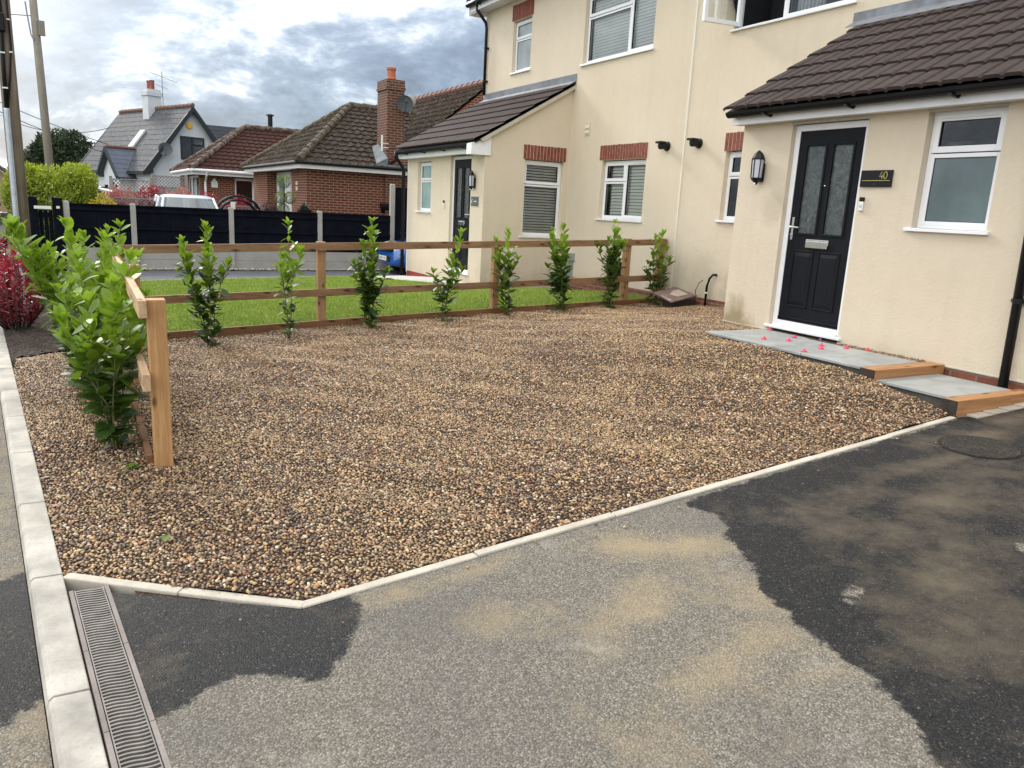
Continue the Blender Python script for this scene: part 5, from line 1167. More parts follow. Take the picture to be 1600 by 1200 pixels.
def casement(h, T, u0, u1, v0, v1, cols, toprow=.28, mat=None, blind=False, name='window'):
    cells = []
    for c in range(cols): cells += [(c / cols, (c + 1) / cols, 1 - toprow, 1, 'o'), (c / cols, (c + 1) / cols, 0, 1 - toprow - .005, 'x')]
    return window(h, T, u0, u1, v0, v1, cells, ws=-.05, frame_mat=mat)
b1 = thing('bungalow', 'red brick bungalow with mossy hipped roof and tall chimney behind the black fence', 'house', (5.8, 23, -.2))
mb = MB(Tside(22.9)); wall(mb, 5.8, 14.5, -.4, 2.5, []); mb.T = Tfac(5.8); wall(mb, -30.7, -22.9, -.4, 2.5, [(-28.3, -24.75, -.1, 2.46)], .5)
mb.T = None; mb.add([(14.5, 22.9, -.4), (14.5, 30.7, -.4), (14.5, 30.7, 2.5), (14.5, 22.9, 2.5)], [(0, 1, 2, 3)]); mb.add([(5.8, 30.7, -.4), (14.5, 30.7, -.4), (14.5, 30.7, 2.5), (5.8, 30.7, 2.5)], [(0, 1, 2, 3)]); mb.build('wall', mBrick, b1)
hiproof(b1, 5.5, 11.5, 22.6, 31.0, 2.60, 4.70, 8.25, mRoofL)
# higher rear block, ridge running away along Y
mb = MB(); rrise = 5.4 - 2.7; run = 3.3; Ls = math.hypot(run, rrise)
tiled(mb, (8.2, 30.6, 2.7), (0, -1, 0), (run, 0, rrise), 8.0, Ls, .33, .25, h=.034, thick=.024, prof='pan', seed=8)
tiled(mb, (14.8, 22.6, 2.7), (0, 1, 0), (-run, 0, rrise), 8.0, Ls, .33, .25, h=.034, thick=.024, prof='pan', seed=9)
rr_ = mb.build('rear_roof', mRoofL, b1); mb = MB(); mb.prism([(8.25, 22.62, 2.68), (14.75, 22.62, 2.68), (11.5, 22.62, 5.36)], (0, 7.96, 0)); mb.build('roof_deck', mBrick, rr_)
mb = MB(); 
for i in range(19): mb.tube([(11.5, 22.6 + i * .42, 5.47), (11.5, 22.6 + (i + 1.08) * .42, 5.455)], [.125, .105], 10)
mb.build('ridge_tiles', mRidgeR, rr_)
mb = MB(); mb.box(5.52, 14.8, 22.62, 22.64, 2.44, 2.585).box(5.52, 5.54, 22.64, 31.0, 2.44, 2.585).box(5.54, 14.8, 22.6405, 22.89, 2.445, 2.455).box(5.5405, 5.79, 22.9, 30.9, 2.445, 2.455); mb.build('fascia', mUPVCb, b1)
mb = MB(); mb.tube([(5.45, 22.56, 2.60), (14.8, 22.56, 2.60)], .05, 8).tube([(5.46, 22.56, 2.60), (5.46, 31.0, 2.60)], .05, 8); mb.build('gutter', mBlack, b1)
ch = MB().box(8.14, 8.68, 22.78, 23.62, 1.0, 4.86).build('chimney', mBrick2, b1)
mb = MB(); mb.box(8.11, 8.71, 22.75, 23.65, 4.86, 4.93).box(8.13, 8.69, 22.77, 23.63, 4.93, 5.14)
mb.build('chimney_cap', mBrick2, ch); mb = MB(); mb.lathe([(.15, 5.14), (.15, 5.2), (.125, 5.24), (.12, 5.42), (.14, 5.44), (.14, 5.5), (.1, 5.52)], (8.38, 23.1, 0), 16); mb.build('chimney_pot', plain('terracotta', (.42, .13, .07), .75, .2, 12), ch)
mb = MB(); mb.hexa([(7.78, 22.6, 2.66), (8.13, 22.6, 2.62), (8.13, 23.5, 3.16), (7.95, 23.5, 3.2)], [(7.78, 22.6, 2.72), (8.13, 22.6, 2.9), (8.13, 23.5, 3.34), (7.95, 23.5, 3.26)]); mb.box(8.13, 9.6, 22.55, 22.779, 2.60, 2.71); mb.build('lead_flashing', plain('pale_lead', (.13, .155, .165), .65, .35, 6), ch)
def dish(h, c, r, dirv, mat, n=20, par=None):
    d = Vector(dirv).normalized(); q = d.to_track_quat('Z', 'Y').to_matrix().to_4x4(); T = Matrix.Translation(c) @ q; mb = MB(T); prof = []
    vs = [(0, 0, -.04)]; 
    rings = 5
    for i in range(1, rings + 1):
        rr2 = r * i / rings
        for k in range(n): a = 2 * math.pi * k / n; vs.append((rr2 * math.cos(a), rr2 * 1.0 * math.sin(a), -.04 + .06 * (i / rings) ** 2))
    fs = [(0, 1 + k, 1 + (k + 1) % n) for k in range(n)]
    for i in range(rings - 1):
        for k in range(n): fs.append((1 + i * n + k, 1 + i * n + (k + 1) % n, 1 + (i + 1) * n + (k + 1) % n, 1 + (i + 1) * n + k))
    mb.add(vs, fs); mb.add([(x, y, z - .006) for x, y, z in vs], fs); mb.tube([(0, -r * .9, .01), (0, -r * .6, .3), (0, -.02, .36)], .012, 6); mb.box(-.04, .04, -.05, .05, .32, .42); mb.tube([(0, 0, -.05), (0, -.1, -.14), (0, -.3, -.16)], .02, 6)
    return mb.build('satellite_dish', mat, h)
dish(ch, (8.60, 22.52, 4.47), .24, (-.25, -1, .12), plain('grey_dish', (.045, .052, .058), .7, .1)); 
dish(ch, (8.78, 22.62, 4.56), .19, (.3, 1, .35), plain('pale_dish', (.42, .42, .38), .6, .1))
mb = MB(); mb.box(7.98, 8.02, 22.75, 22.8, 3.1, 3.55); 
for z in (3.2, 3.32): mb.tube([(7.98, 22.78, z), (8.2, 22.77, z)], .012, 6)
mb.build('aerial_bracket', mPlate, ch)
# porch recess with white door and side lights
T = Tfac(6.15)
d = MB(T); wall(d, -28.3, -24.75, -.1, 2.44, [(-28.1, -27.3, .2, 2.3), (-26.2, -25.1, .2, 2.3)], .03); frame4(d, -28.3, -24.75, -.1, 2.44, .08, 0, .03)
for u_ in (-26.9, -26.3, -25.0): d.box(u_ - .03, u_ + .03, -.1, 2.44, .0, .035)
dd = d.build('porch_screen', mUPVC, b1); g = MB(T)
for a_, b_, c_, e_ in ((-28.1, -27.3, .2, 2.3), (-26.2, -25.1, .2, 2.3)): g.add([(a_, c_, -.01), (b_, c_, -.01), (b_, e_, -.01), (a_, e_, -.01)], [(0, 1, 2, 3)])
g.build('pane', mFrostT, dd)
g = MB(T)
for k in range(2):
    g.box(-25.75 + .35 * k, -25.5 + .35 * k, 1.9, 2.15, .002, .01)
g.build('small_light', mCarGl, dd); g = MB(T)
for k in range(12): g.box(-26.1, -25.2, .8 + k * .08, .84 + k * .08, .002, .01)
g.build('blind', mBlind, dd)
mb = MB(Tfac(5.8)); mb.box(-24.15, -23.95, 1.83, 1.95, .002, .02).box(-24.15, -23.95, 1.99, 2.10, .002, .02); mb.build('house_number', mCerm, b1)
mb = MB(); mb.box(8.0, 8.9, 22.72, 22.89, 1.50, 1.58); mb.hexa([(8.05, 22.75, 1.40), (8.85, 22.75, 1.40), (8.85, 22.89, 1.3), (8.05, 22.89, 1.3)], [(8.0, 22.72, 1.4995), (8.9, 22.72, 1.4995), (8.9, 22.89, 1.4995), (8.0, 22.89, 1.4995)]); mb.build('black_shelf', mBlack, b1)

b2 = thing('bungalow', 'brick bungalow with clean red-brown hipped roof and white gutter in the middle distance', 'house', (4, 33, -.3))
mb = MB(Tside(33.0)); wall(mb, 4.2, 13, -.5, 2.4, [(5.5, 7.6, .9, 2.25)]); mb.T = Tfac(4.2); wall(mb, -39.6, -33.0, -.5, 2.4, [(-36.6, -33.3, .4, 2.3)]); mb.T = None; mb.add([(13, 33, -.4), (13, 39.6, -.4), (13, 39.6, 2.4), (13, 33, 2.4)], [(0, 1, 2, 3)]); mb.build('wall', mBrick, b2)
hiproof(b2, 3.9, 13, 32.6, 40.0, 2.48, 4.45, 6.55, mRoofR, rid=mat_tile('pale_ridge', (.07, .045, .035), (.12, .085, .065), .2, (.35, .3, .25), .9))
mb = MB(); mb.box(3.92, 13, 32.62, 32.64, 2.30, 2.46).box(3.92, 3.94, 32.64, 40, 2.30, 2.46); mb.build('fascia', mUPVCb, b2)
mb = MB(); mb.tube([(3.86, 32.56, 2.46), (13, 32.56, 2.46)], .06, 8).tube([(3.86, 32.56, 2.46), (3.86, 40, 2.46)], .06, 8); mb.build('gutter', mUPVCb, b2)
mb = MB(); mb.tube([(4.42, 32.56, 2.42), (4.42, 32.6, 2.3), (4.40, 32.9, 2.05), (4.40, 32.93, -.3)], .045, 8); mb.build('downpipe', mUPVCb, b2)
casement(b2, Tside(33.0), 5.5, 7.6, .9, 2.25, 3, .01); casement(b2, Tfac(4.2), -36.6, -33.3, .4, 2.3, 3, .45)
mb = MB(Tside(33.0)); mb.prism([(4.62, 1.85, .003), (4.86, 1.85, .003), (4.86, 2.05, .003), (4.74, 2.22, .003), (4.62, 2.05, .003)], (0, 0, .02)); mb.build('wall_sign', mPlate, b2)

# white rendered house with steep slate roof, turned about 20 degrees
A0 = Vector((3.3, 45, -.4)); ea = Vector((-.347, .938, 0)); eb = Vector((.938, .347, 0))
TW = Matrix(((eb.x, ea.x, 0, A0.x), (eb.y, ea.y, 0, A0.y), (0, 0, 1, 0), (0, 0, 0, 1)))   # local x = across the gable, y = back along ridge, z = world z
wh = thing('cottage', 'white rendered house with steep grey slate roof and pale chimney in the distance', 'house', tuple(A0))
Wd, Ln, ze, zr = 4.75, 8.4, 2.95, 6.0
mb = MB(TW); mb.box(0, Wd, 0, Ln, -.5, ze); mb.prism([(0, 0, ze), (Wd, 0, ze), (Wd / 2, 0, zr - .08)], (0, Ln, 0)); mb.build('wall', mWhiteR, wh)
mb = MB(TW); Ls = math.hypot(Wd / 2 + .35, zr - ze + .45)
vL = Vector((Wd / 2 + .35, 0, zr - ze + .45)); tiled(mb, (-.35, Ln + .2, ze - .40), (0, -1, 0), vL, Ln + .45, Ls, .36, .5, h=0, thick=.008, tilt=.007, prof='flat', seed=2)
tiled(mb, (Wd + .35, -.25, ze - .40), (0, 1, 0), (-vL.x, 0, vL.z), Ln + .45, Ls, .36, .5, h=0, thick=.008, tilt=.007, prof='flat', seed=3)
rf = mb.build('roof', mSlate, wh)
mb = MB(TW); 
for sx in (0, 1):
    f = (lambda x: x) if sx == 0 else (lambda x: Wd - x)
    for yy in (-.28, Ln + .16): mb.prism([(f(-.38), yy, ze - .52), (f(-.38), yy, ze - .36), (f(Wd / 2), yy, zr + .06), (f(Wd / 2), yy, zr - .22), (f(.1), yy, ze - .25), (f(.1), yy, ze - .52)], (0, .1, 0))
    mb.box(f(-.42), f(-.30), -.25, Ln + .2, ze - .55, ze - .40)
mb.build('bargeboard', mNavy, wh)
mb = MB(TW)
for i in range(20): mb.tube([(Wd / 2, -.25 + i * .44, zr + .1), (Wd / 2, -.25 + (i + 1.05) * .44, zr + .09)], [.11, .1], 8)
mb.build('ridge_tiles', mRidgeR, rf)
chw = MB(TW).box(Wd / 2 - .45, Wd / 2 + .3, 3.9, 4.6, 4.8, 7.1).box(Wd / 2 - .52, Wd / 2 + .37, 3.83, 4.67, 6.75, 6.95).build('chimney', mWhiteR, wh)
mb = MB(TW)
for yy in (4.08, 4.42): mb.lathe([(.13, 7.1), (.12, 7.5), (.14, 7.52), (.14, 7.58)], (Wd / 2 - .1, yy, 0), 12)
mb.build('chimney_pots', plain('red_pots', (.30, .08, .05), .8, .2), chw)
mb = MB(TW); mb.tube([(Wd / 2 + .35, 3.8, 6.2), (Wd / 2 + .35, 3.8, 8.1)], .022, 6); mb.tube([(Wd / 2 - .3, 3.8, 7.95), (Wd / 2 + 1.1, 3.6, 7.6)], .014, 5)
for k in range(7): x = Wd / 2 - .25 + .2 * k; z = 7.93 - .05 * k; mb.tube([(x, 3.35, z), (x, 4.2, z)], .01, 4)
mb.tube([(Wd / 2 - .5, 3.8, 7.5), (Wd / 2 + .6, 3.7, 7.2)], .012, 5)
mb.build('aerial', mGreyPl, chw)
TWg = TW @ Matrix(((1, 0, 0, 0), (0, 0, -1, 0), (0, 1, 0, 0), (0, 0, 0, 1)))
wo_ = window(wh, TWg @ Matrix.Translation((0, 0, .06)), 1.72, 3.05, 3.30, 4.5, [(0, .5, 0, 1, 'o'), (.5, 1, .66, 1, 'o'), (.5, 1, 0, .655, 'x')], sill=False, inner=False, frame_mat=mNavy, ws=-.02)
MB(TWg).box(1.74, 3.03, 3.32, 4.48, .001, .006).build('window_backing', mDark, wh)
MB(TWg).lathe([(.16, 0), (.16, .06), (.1, .08)], (2.25, 5.05, 0), 14).build('alarm_box', mBellY, wh)
dish(wh, TW @ Vector((.75, -.35, 3.72)), .34, (-.1, -1, .1), plain('dark_dish', (.07, .08, .09), .5, .1))
# its small gabled porch on the left wall
y0, y1, px0 = 1.75, 3.65, -.75; zp, zrp = 2.5, 3.66; ymid = (y0 + y1) / 2
mb = MB(TW); mb.box(px0, 0, y0, y1, -.5, zp); mb.prism([(px0, y0, zp), (px0, y1, zp), (px0, ymid, zrp - .06)], (-px0 + .6, 0, 0)); mb.build('porch_wall', mWhiteR, wh)
mb = MB(TW); Lp = math.hypot(ymid - y0 + .3, zrp - zp + .35)
tiled(mb, (px0 - .25, y0 - .3, zp - .3), (1, 0, 0), (0, ymid - y0 + .3, zrp - zp + .35), 1.6, Lp, .3, .5, h=0, thick=.008, tilt=.007, prof='flat', seed=6)
tiled(mb, (.6, y1 + .3, zp - .3), (-1, 0, 0), (0, -(ymid - y0 + .3), zrp - zp + .35), 1.6, Lp, .3, .5, h=0, thick=.008, tilt=.007, prof='flat', seed=7); mb.build('porch_slates', mSlateB, wh)
mb = MB(TW)
for f in (lambda y: y, lambda y: 2 * ymid - y): mb.prism([(px0 - .32, f(y0 - .34), zp - .42), (px0 - .32, f(y0 - .34), zp - .25), (px0 - .32, f(ymid), zrp + .1), (px0 - .32, f(ymid), zrp - .15)], (.1, 0, 0))
mb.box(px0 - .2, .4, y0 - .36, y0 - .28, zp - .42, zp - .3); mb.build('porch_bargeboard', mNavy, wh)
mb = MB(TW); mb.tube([(px0 - .2, ymid, zrp + .1), (.7, ymid, zrp + .1)], .09, 8); mb.build('porch_ridge', mRidgeR, wh)
Tl = TW @ Matrix(((0, 0, -1, 0), (-1, 0, 0, 0), (0, 1, 0, 0), (0, 0, 0, 1)))
mb = MB(Tl @ Matrix.Translation((0, 0, -px0))); mb.box(-3.0, -2.45, 1.1, 1.95, .002, .03); mb.build('porch_door_light', mNavy, wh)
mb = MB(Tl @ Matrix.Translation((0, 0, -px0)))
for u_ in (-3.3, -2.15): mb.box(u_ - .07, u_ + .07, 1.6, 1.8, .002, .12)
mb.build('porch_lamp', mBlack, wh); mb = MB(Tl); mb.box(-6.4, -4.9, .9, 1.7, .002, .05); mb.build('side_window', mNavy, wh)
mb = MB(TW); vn = vL.normalized(); o_ = Vector((-.35, 0, ze - .40)); nn = Vector((-vn.z, 0, vn.x))
def rp(t_, y_, l_): q = o_ + vn * t_ + nn * l_; return (q.x, y_, q.z)
mb.hexa([rp(1.6, 3.0, .03), rp(2.8, 3.0, .03), rp(2.8, 3.6, .03), rp(1.6, 3.6, .03)], [rp(1.6, 3.0, .12), rp(2.8, 3.0, .12), rp(2.8, 3.6, .12), rp(1.6, 3.6, .12)]); mb.build('skylight', plain('skylight_glass', (.62, .66, .68), .15, .05), wh)
# dark slate roofed building behind
dk = thing('house', 'long building with near-black slate roof and a thin flue behind the bungalows', 'house', (11, 56, -.4))
mb = MB(); mb.box(6.0, 22, 54.2, 62, -.5, 3.9); mb.build('wall', mWhiteR, dk); mb = MB(); tiled(mb, (5.5, 53.8, 3.75), (1, 0, 0), (0, 3.0, 2.3), 17, math.hypot(3.0, 2.3), .4, .6, h=0, thick=.008, tilt=.007, prof='flat', seed=11); r_ = mb.build('roof', mDarkSl, dk)
mb = MB(); mb.prism([(5.55, 53.85, 3.7), (5.55, 56.8, 6.0), (5.55, 59.8, 3.7)], (16.9, 0, 0)); mb.build('roof_deck', mDarkSl, r_)
mb = MB(); mb.tube([(11.85, 56.5, 5.6), (11.85, 56.5, 7.0)], .16, 10); mb.lathe([(.27, 6.98), (.25, 7.06), (.05, 7.12)], (11.85, 56.5, 0), 12); mb.build('flue', mBlack, dk)
# house at the far left edge
fl = thing('house', 'far house with dark tiled roof, white bargeboard and chimney at the left edge', 'house', (-6.5, 60, -.4))
mb = MB(); mb.box(-12, -3.6, 60, 68, -.5, 2.0); mb.prism([(-12, 60, 2.0), (-3.6, 60, 2.0), (-7.8, 60, 4.7)], (0, 8, 0)); mb.build('wall', plain('tan_wall', (.35, .27, .16), .9, .15), fl)
mb = MB(); mb.prism([(-3.2, 59.7, 1.75), (-7.8, 59.7, 4.85), (-12.4, 59.7, 1.75), (-7.8, 59.7, 4.65)], (0, .2, 0)); mb.build('bargeboard', mUPVCb, fl)
mb = MB(); tiled(mb, (-3.2, 59.8, 1.8), (0, 1, 0), (-4.6, 0, 3.0), 8.4, 5.5, .35, .3, prof='pan', seed=12); tiled(mb, (-12.4, 68.2, 1.8), (0, -1, 0), (4.6, 0, 3.0), 8.4, 5.5, .35, .3, prof='pan', seed=13); mb.build('roof', mRoofN, fl)
MB().box(-5.4, -4.5, 63, 63.8, 2.5, 4.7).build('chimney', mBrick2, fl)
# brick garden pillar and wall at the left edge
wl = thing('garden_wall', 'low red brick garden wall with coping at the left edge of the street', 'wall', (-2.4, 27, -.25))
MB().box(-5.0, -2.02, 27, 27.4, -.4, .95).build('brickwork', mat_brick('far_brick', [(.22, .075, .045), (.15, .05, .035), (.1, .04, .03)], (.28, .21, .16)), wl); MB().box(-5.05, -1.97, 26.95, 27.45, .95, 1.05).build('coping', mRidgeR, wl)
MB().box(-5.0, -2.0, 26.9, 26.98, -.4, .05).build('pale_base', mPlate, wl)

# ------------------------------------------------------------------ cars
def car(label, x, y, z, rot, paint, group=None, badge=False, L_=4.0, W_=1.74, H_=1.48, name='parked_car'):
    t = thing(name, label, 'car', (x, y, z), group); T = Matrix.Translation((x, y, z)) @ Matrix.Rotation(rot, 4, 'Z')   # local +x is the nose
    nx_ = 26; xs_ = [-.5 + i / (nx_ - 1) for i in range(nx_)]
    def interp(p, q): return np.interp(p, [a for a, _ in q], [b for _, b in q])
    hood = [(-.5, .62), (-.48, .86), (-.44, .95), (-.2, .95), (0, .93), (.18, .92), (.30, .88), (.42, .76), (.47, .66), (.495, .52), (.5, .45)]
    widt = [(-.5, .86), (-.45, .95), (-.3, 1), (.3, 1), (.42, .94), (.47, .86), (.5, .70)]
    bot = [(-.5, .30), (-.45, .22), (0, .2), (.42, .19), (.5, .26)]
    V = []; F = []; prof = [(0, 0), (.8, 0), (.97, .12), (1, .35), (1, .6), (.96, .82), (.88, .95), (.5, 1.0), (0, 1.01)]
    full = prof + [(-a, b) for a, b in prof[-2:0:-1]]; n = len(full)
    for s_ in xs_:
        zt, zb, ww = interp(s_, hood), interp(s_, bot), interp(s_, widt) * W_ / 2
        for a, b in full: V.append((s_ * L_, a * ww, zb + (zt - zb) * b))
    for i in range(nx_ - 1):
        for k in range(n): F.append((i * n + k, i * n + (k + 1) % n, (i + 1) * n + (k + 1) % n, (i + 1) * n + k))
    F += [list(range(n))[::-1], [(nx_ - 1) * n + k for k in range(n)]]
    mb = MB(T); mb.add(V, F); body = mb.build('body', paint, t, smooth=True)
    # cabin: glasshouse and roof
    def ringc(zf, k): 
        xf = np.interp(zf, [0, 1], [.21, .045]); xb = np.interp(zf, [0, 1], [-.49, -.40]); ww = W_ / 2 * np.interp(zf, [0, 1], [.93, .72]); zz_ = .91 + (H_ - .91) * zf
        return [(xf * L_, -ww * .92, zz_), (xf * L_ + .06, 0, zz_), (xf * L_, ww * .92, zz_), (-.1 * L_, ww, zz_), (xb * L_, ww * .93, zz_), (xb * L_ - .05, 0, zz_), (xb * L_, -ww * .93, zz_), (-.1 * L_, -ww, zz_)]
    mb = MB(T); rs = [ringc(0, 0), ringc(.5, 0), ringc(.93, 0)]; vs = [p for r in rs for p in r]; mb.add(vs, [(i * 8 + k, i * 8 + (k + 1) % 8, (i + 1) * 8 + (k + 1) % 8, (i + 1) * 8 + k) for i in range(2) for k in range(8)]); mb.build('glasshouse', mCarGl, t, smooth=True)
    mb = MB(T); r0 = ringc(.90, 0); r1 = [(x_ * .96, y_ * .95, H_ - .01) for x_, y_, _ in ringc(1, 0)]; r2 = [(x_ * .7 - .03, y_ * .7, H_ + .025) for x_, y_, _ in ringc(1, 0)]
    mb.add(r0 + r1 + r2, [(i * 8 + k, i * 8 + (k + 1) % 8, (i + 1) * 8 + (k + 1) % 8, (i + 1) * 8 + k) for i in range(2) for k in range(8)] + [list(range(16, 24))])
    for sy in (-1, 1):
        mb.tube([(.215 * L_, sy * W_ * .425, .90), (.05 * L_, sy * W_ * .335, H_ - .04)], .035, 6); mb.tube([(-.485 * L_, sy * W_ * .43, .9), (-.40 * L_, sy * W_ * .335, H_ - .04)], .06, 6); mb.tube([(-.11 * L_, sy * W_ * .465, .9), (-.11 * L_, sy * W_ * .36, H_ - .05)], .035, 6)
    mb.build('roof', paint, t, smooth=True)
    for sx in (.31, -.31):
        for sy in (-1, 1):
            c_ = (sx * L_, sy * (W_ / 2 - .1), .31)
            w_ = MB(T); w_.lathe([(.22, -.1), (.30, -.1), (.315, -.06), (.315, .06), (.30, .105), (.2, .105)], c_, 24, 'y'); wo2 = w_.build('wheel', mRubber, t, smooth=False)
            w_ = MB(T); w_.lathe([(.2, sy * .108), (.17, sy * .112), (.05, sy * .09), (.03, sy * .095)], c_, 20, 'y'); w_.build('rim', mGreyPl, wo2)
    for sy in (-1, 1):
        m_ = MB(T); m_.hexa([(.445 * L_, sy * .50, .55), (.476 * L_, sy * .46, .55), (.476 * L_, sy * .46, .70), (.445 * L_, sy * .50, .74)], [(.405 * L_, sy * .80, .60), (.45 * L_, sy * .74, .60), (.43 * L_, sy * .73, .74), (.38 * L_, sy * .80, .78)]); m_.build('headlight', mPlate, t, bevel=.01)
        m_ = MB(T); m_.box(.17 * L_, .12 * L_, sy * .82, sy * 1.0, .92, 1.05); m_.build('door_mirror', paint, t, bevel=.03)
    m_ = MB(T); m_.box(.475 * L_, .499 * L_ + .012, -.5, .5, .33, .47); m_.box(.47 * L_, .492 * L_, -.42, .42, .58, .63); m_.build('grille', mBlack, t, bevel=.01)
    m_ = MB(T); m_.box(.5 * L_ + .0125, .5 * L_ + .022, -.26, .26, .35, .46); pl_ = m_.build('number_plate', mPlate, t)
    m_ = MB(T)
    for k in range(7):
        if k == 4: continue
        yy = -.21 + k * .062; m_.box(.5 * L_ + .0225, .5 * L_ + .024, yy, yy + .012, .375, .435); m_.box(.5 * L_ + .0225, .5 * L_ + .024, yy + .012, yy + .035, .40, .41)
    m_.build('plate_letters', mBlack, pl_)
    if badge:
        m_ = MB(T); bx_ = .488 * L_ + .012; R_ = .062; m_.tube([(bx_ - .01, R_ * math.cos(a), .68 + R_ * math.sin(a)) for a in [k * math.pi / 12 for k in range(25)]], .006, 6)
        for q in ([(-.026, .05), (0, .008), (.026, .05)], [(-.052, .025), (-.026, -.048), (0, -.004), (.026, -.048), (.052, .025)]): m_.tube([(bx_ - .008, a, .68 + b) for a, b in q], .006, 6)
        m_.build('bonnet_badge', mChrome, t)
    return t
car('glossy blue hatchback with round front badge, half hidden behind the neighbouring house corner', 8.42, 18.08, -.10, math.pi, mBlueP, badge=True)
car('white car whose roof and windscreen show above the black fence', 2.45, 21.6, -.06, -math.pi / 2, mWhiteP, H_=1.58, W_=1.72)
car('dark grey car with only its rear corner in the picture at the left edge', -2.75, 25.9, -.25, math.pi / 2, mGreyP)

# ------------------------------------------------------------------ garden things behind the fence
cloudplant('hedge', 'bright yellow-green laurel hedge behind the telegraph pole and gate', 'hedge', (-.55, 24.2, .95), (1.15, 1.1, 1.22), 26000, .11, mHedge, 31, boxy=.45)
cloudplant('tree', 'rounded dark evergreen tree far beyond the bright hedge', 'tree', (-.55, 62, 2.2), (2.9, 2.6, 2.9), 26000, .30, mTreeL, 32, trunk=(-.5, .25))
cloudplant('tree', 'small dark tree peeping out right of the wooden telegraph pole', 'tree', (-2.6, 66, 1.9), (1.4, 1.3, 2.0), 9000, .28, mTreeL, 33, trunk=(-.5, .18))
cloudplant('shrub', 'bright yellow shrub between hedge and trellis', 'shrub', (.55, 22.2, .95), (.34, .3, .55), 2600, .06, mYelL, 34)
fr_ = [(1.15, 25.6, 1.28, .55, 'pink flushed photinia shrub left of the row beneath the trellis', mPinkL), (1.95, 25.8, 1.36, .6, 'red photinia shrub in the middle of the far hedge row', mRedL), (2.75, 26.0, 1.28, .6, 'pink and red photinia shrub above the white car', mPinkL), (3.5, 26.2, 1.22, .55, 'red photinia shrub in front of the middle bungalow', mRedL), (4.35, 25.4, 1.15, .5, 'red photinia shrub inside the black arch', mRedL)]
for i, (x, y, zc, r_, lb, m_) in enumerate(fr_): cloudplant('photinia_shrub', lb, 'shrub', (x, y, zc - .3), (r_, .4, .72), 2600, .085, m_, 40 + i, group='photinia row behind the black fence')
cloudplant('acer_bush', 'dark maroon acer bush left of the white car', 'bush', (1.75, 23.2, .95), (.5, .35, .42), 2600, .06, mAcer, 50); cloudplant('acer_bush', 'small dark maroon bush at the foot of the trellis', 'bush', (1.02, 23.6, .9), (.3, .3, .35), 1300, .06, mAcer, 51)
cloudplant('vine_bush', 'dark purple climber grown over the right foot of the black arch', 'bush', (4.72, 22.9, .9), (.5, .35, .55), 2600, .06, mPurp, 52)
def trellis(label, x0, x1, y, z0, z1, cell=.11, sag=0.0, solid=False):
    t = thing('trellis_fence', label, 'trellis fence', ((x0 + x1) / 2, y, z0 - 1), 'weathered trellis panels')
    for x in (x0, x1): MB().box(x - .045, x + .045, y - .045, y + .045, -.3, z1 + .06).build('post', mGreyW, t)
    mb = MB(); mb.box(x0, x1, y - .02, y + .02, z0 - .03, z0 + .01)
    n = 10; top = lambda x: z1 - sag * (2 * (x - x0) / (x1 - x0) - 1) ** 2
    for i in range(n): a, b = x0 + (x1 - x0) * i / n, x0 + (x1 - x0) * (i + 1) / n; mb.hexa([(a, y - .02, top(a) - .03), (b, y - .02, top(b) - .03), (b, y + .02, top(b) - .03), (a, y + .02, top(a) - .03)], [(a, y - .02, top(a)), (b, y - .02, top(b)), (b, y + .02, top(b)), (a, y + .02, top(a))])
    H_ = z1 - z0
    for sgn in (1, -1):
        u_ = x0 - H_
        while u_ < x1 + H_:
            pts = []
            for f in (0, 1):
                pass
            a = (u_, z0) if sgn == 1 else (u_, z1); b = (u_ + H_, z1) if sgn == 1 else (u_ + H_, z0)
            # clip to panel
            t0, t1 = max(0, (x0 - a[0]) / H_), min(1, (x1 - a[0]) / H_)
            if t1 - t0 > .02: mb.tube([(a[0] + H_ * t0, y + sgn * .006, a[1] + (b[1] - a[1]) * t0), (a[0] + H_ * t1, y + sgn * .006, a[1] + (b[1] - a[1]) * t1)], .011, 4)
            u_ += cell
    mb.build('lattice', mGreyW, t)
    if solid:
        mb = MB(); n = int((x1 - x0) / .12)
        for i in range(n): mb.box(x0 + .12 * i + .006, x0 + .12 * (i + 1), y - .012, y + .012, -.3, z0 - .03)
        mb.build('boards', mGreyW, t)
trellis('arched grey trellis panel below the white house', .95, 2.12, 28, 1.55, 1.93, .11, .06, True)
trellis('tall grey boarded trellis panel left of the middle bungalow', 2.2, 3.2, 28.4, 1.75, 2.1, .1, 0, True)
trellis('low dark trellis between the white car and the photinias', .75, 3.1, 24.6, .95, 1.38, .1, 0, False)
trellis('low trellis under the black garden arch', 3.75, 4.8, 24.4, .9, 1.3, .1, 0, False)
MB_ = MB(); MB_.tube([(.42, 28.2, 1.62), (1.0, 27.7, 1.50)], .05, 6); tag(MB_.build('white_rail', mPlate), 'short white sloping rail left of the arched trellis', 'rail')
ar = thing('garden_arch', 'black round-topped garden arch behind the white car', 'garden arch', (3.9, 23.2, -.2))
for yy, dx_ in ((23.0, 0), (23.9, .12)):
    for r_ in (.62, .50):
        mb = MB(); mb.tube([(3.92 + dx_ - r_, yy, -.2)] + [(3.92 + dx_ + r_ * math.cos(a), yy, 1.02 + r_ * .9 * math.sin(a)) for a in [math.pi - k * math.pi / 14 for k in range(15)]] + [(3.92 + dx_ + r_, yy, -.2)], .032, 6); mb.build('hoop', mBlack, ar)
mb = MB()
for a in [k * math.pi / 8 for k in range(9)]: mb.tube([(3.92 + .58 * math.cos(a), 23.0, 1.02 + .52 * math.sin(a)), (4.04 + .58 * math.cos(a), 23.9, 1.02 + .52 * math.sin(a))], .018, 5)
mb.build('slats', mBlack, ar)
